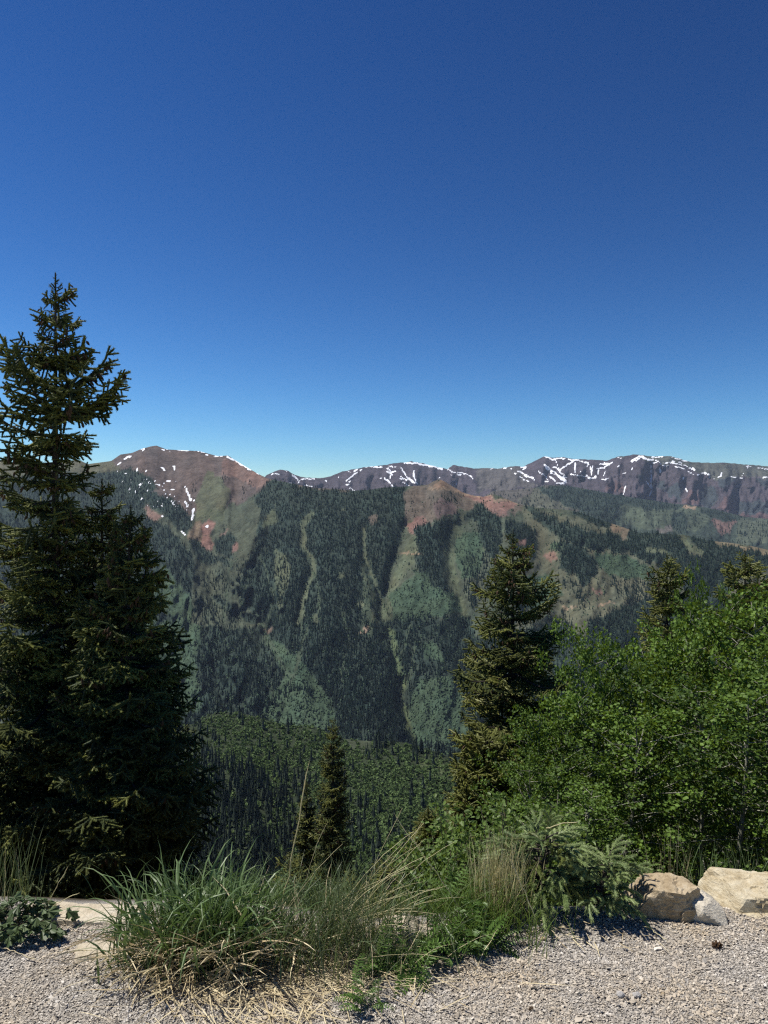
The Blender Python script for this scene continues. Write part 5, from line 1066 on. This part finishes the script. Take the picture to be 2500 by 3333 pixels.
# ------------------------------------------------------------------ blue spruce seedlings
BLUE = foliage_mat('blue_spruce_needles', (.075, .120, .036), (.45, .53, .22), .0, .5, .25, .35)
YOUNG = foliage_mat('fresh_spruce_needles', (.075, .100, .025), (.25, .28, .065), .1, .5, .35, .3)
def shoots(rng, n=7, Lb=.15):
    """a small branch along +x carrying bottle-brush shoots that bend down at their tips"""
    g = Geo(); A, Bq, tone = [], [], []; P = np.array([[Lb * q, 0, .04 * Lb * math.sin(3 * q)] for q in np.linspace(0, 1, 5)]); V, F = tube(P, np.linspace(.004, .002, 5), 5); g.add(V, F, .4, 1)
    for k in range(n):
        q = .25 + .75 * k / (n - 1); o = P[0] + (P[-1] - P[0]) * q; an = (1.0 - .5 * q) * (1 if k % 2 else -1) * (.7 + .5 * rng.random()) if k < n - 1 else 0
        d = np.array([math.cos(an), math.sin(an), .35 * rng.normal() + .15]); l = .055 + .035 * rng.random(); c = o
        for j in range(4): nx = c + nrm(d) * l / 4; A.append(c); Bq.append(nx); tone.append(.05 * j); c = nx; d = d + np.array([0, 0, -.22])
    V, F, v = needle_tris(A, Bq, 4200, .0185, .0017, .62, rng, (.30, .75), tone); g.add(V, F, v, 0); V, F, v = cores(A, Bq, .0065, .0060, .22); g.add(V, F, v, 0); return g
SH = [shoots(np.random.default_rng(800 + k), 6 + k % 3, .12 + .02 * (k % 3)).build('branch', [BLUE, BARK], link=False).data for k in range(6)]
SY = [shoots(np.random.default_rng(820 + k), 5, .10).build('branch', [YOUNG, BARK], link=False).data for k in range(2)]
def seedling(c, H, rad, n, label, seed, lean=0.):
    rng = np.random.default_rng(seed); t = thing('spruce_seedling', c, label, 'spruce seedling', 'blue spruce seedlings at the gravel edge'); V, F = tube([(lean * q * q, 0, H * .82 * q) for q in np.linspace(0, 1, 6)], np.linspace(.013, .005, 6), 7); g = Geo(); g.add(V, F, .5); g.build('trunk', BARK, t)
    for k in range(n):
        z = H * (.16 + .68 * (k + rng.random() * .8) / n); a = k * 2.4 + .4 * rng.normal(); rr = rad * (.95 - .45 * abs(z / H - .45) / .5) * (.5 + .55 * rng.random()); s = (.78 + .2 * rng.random()) * (H / .31) ** .6
        src = SY[k % 2] if rng.random() < .14 else SH[int(rng.integers(0, 6))]
        off = max(0, rr - .115); x, y = math.cos(a) * off + lean * (z / H) ** 2, math.sin(a) * off * .8
        inst(src, 'branch', t, Matrix.Translation((x, y, z)) @ Matrix.Rotation(a, 4, 'Z') @ Matrix.Rotation(-(.15 + .3 * rng.normal() + .5 * (z / H > .8)), 4, 'Y') @ Matrix.Rotation(.5 * rng.normal(), 4, 'X') @ Matrix.Diagonal((s, s, s, 1)))
        V, F = tube([(lean * (z / H) ** 2, 0, z - .03), (x, y, z)], [.005, .004], 5); g2 = Geo(); g2.add(V, F, .4)
        if off > .03: g2.build('twig', BARK, t)
    return t
c = onground(1174, 1985); seedling(Vector((c.x, c.y + .10, c.z)), .33, .215, 46, 'larger blue spruce seedling beside the dry grass clump', 1, .05)
c = onground(1308, 1995); seedling(Vector((c.x, c.y + .09, c.z)), .24, .185, 34, 'smaller blue spruce seedling next to the large tan boulder', 2, .04)

# ------------------------------------------------------------------ thin blue air over the valleys
def haze():
    m = bpy.data.materials.new('air'); m.use_nodes = True; N = m.node_tree.nodes; L = m.node_tree.links; N.remove(N['Principled BSDF'])
    v = N.new('ShaderNodeVolumePrincipled'); v.inputs['Color'].default_value = (.62, .76, 1, 1); v.inputs['Density'].default_value = 2.1e-5; v.inputs['Anisotropy'].default_value = .0
    L.new(v.outputs[0], N['Material Output'].inputs['Volume'])
    x, y0, y1, z0, z1 = 13600, -2600, 13900, -860, 900
    V = [(sx * x, yy, zz) for zz in (z0, z1) for yy in (y0, y1) for sx in (-1, 1)]; F = [(0, 2, 3, 1), (4, 5, 7, 6), (0, 1, 5, 4), (2, 6, 7, 3), (0, 4, 6, 2), (1, 3, 7, 5)]
    tag(mesh_obj('haze', V, F, m), 'thin blue haze filling the valleys', 'haze', None, 'stuff')
haze()
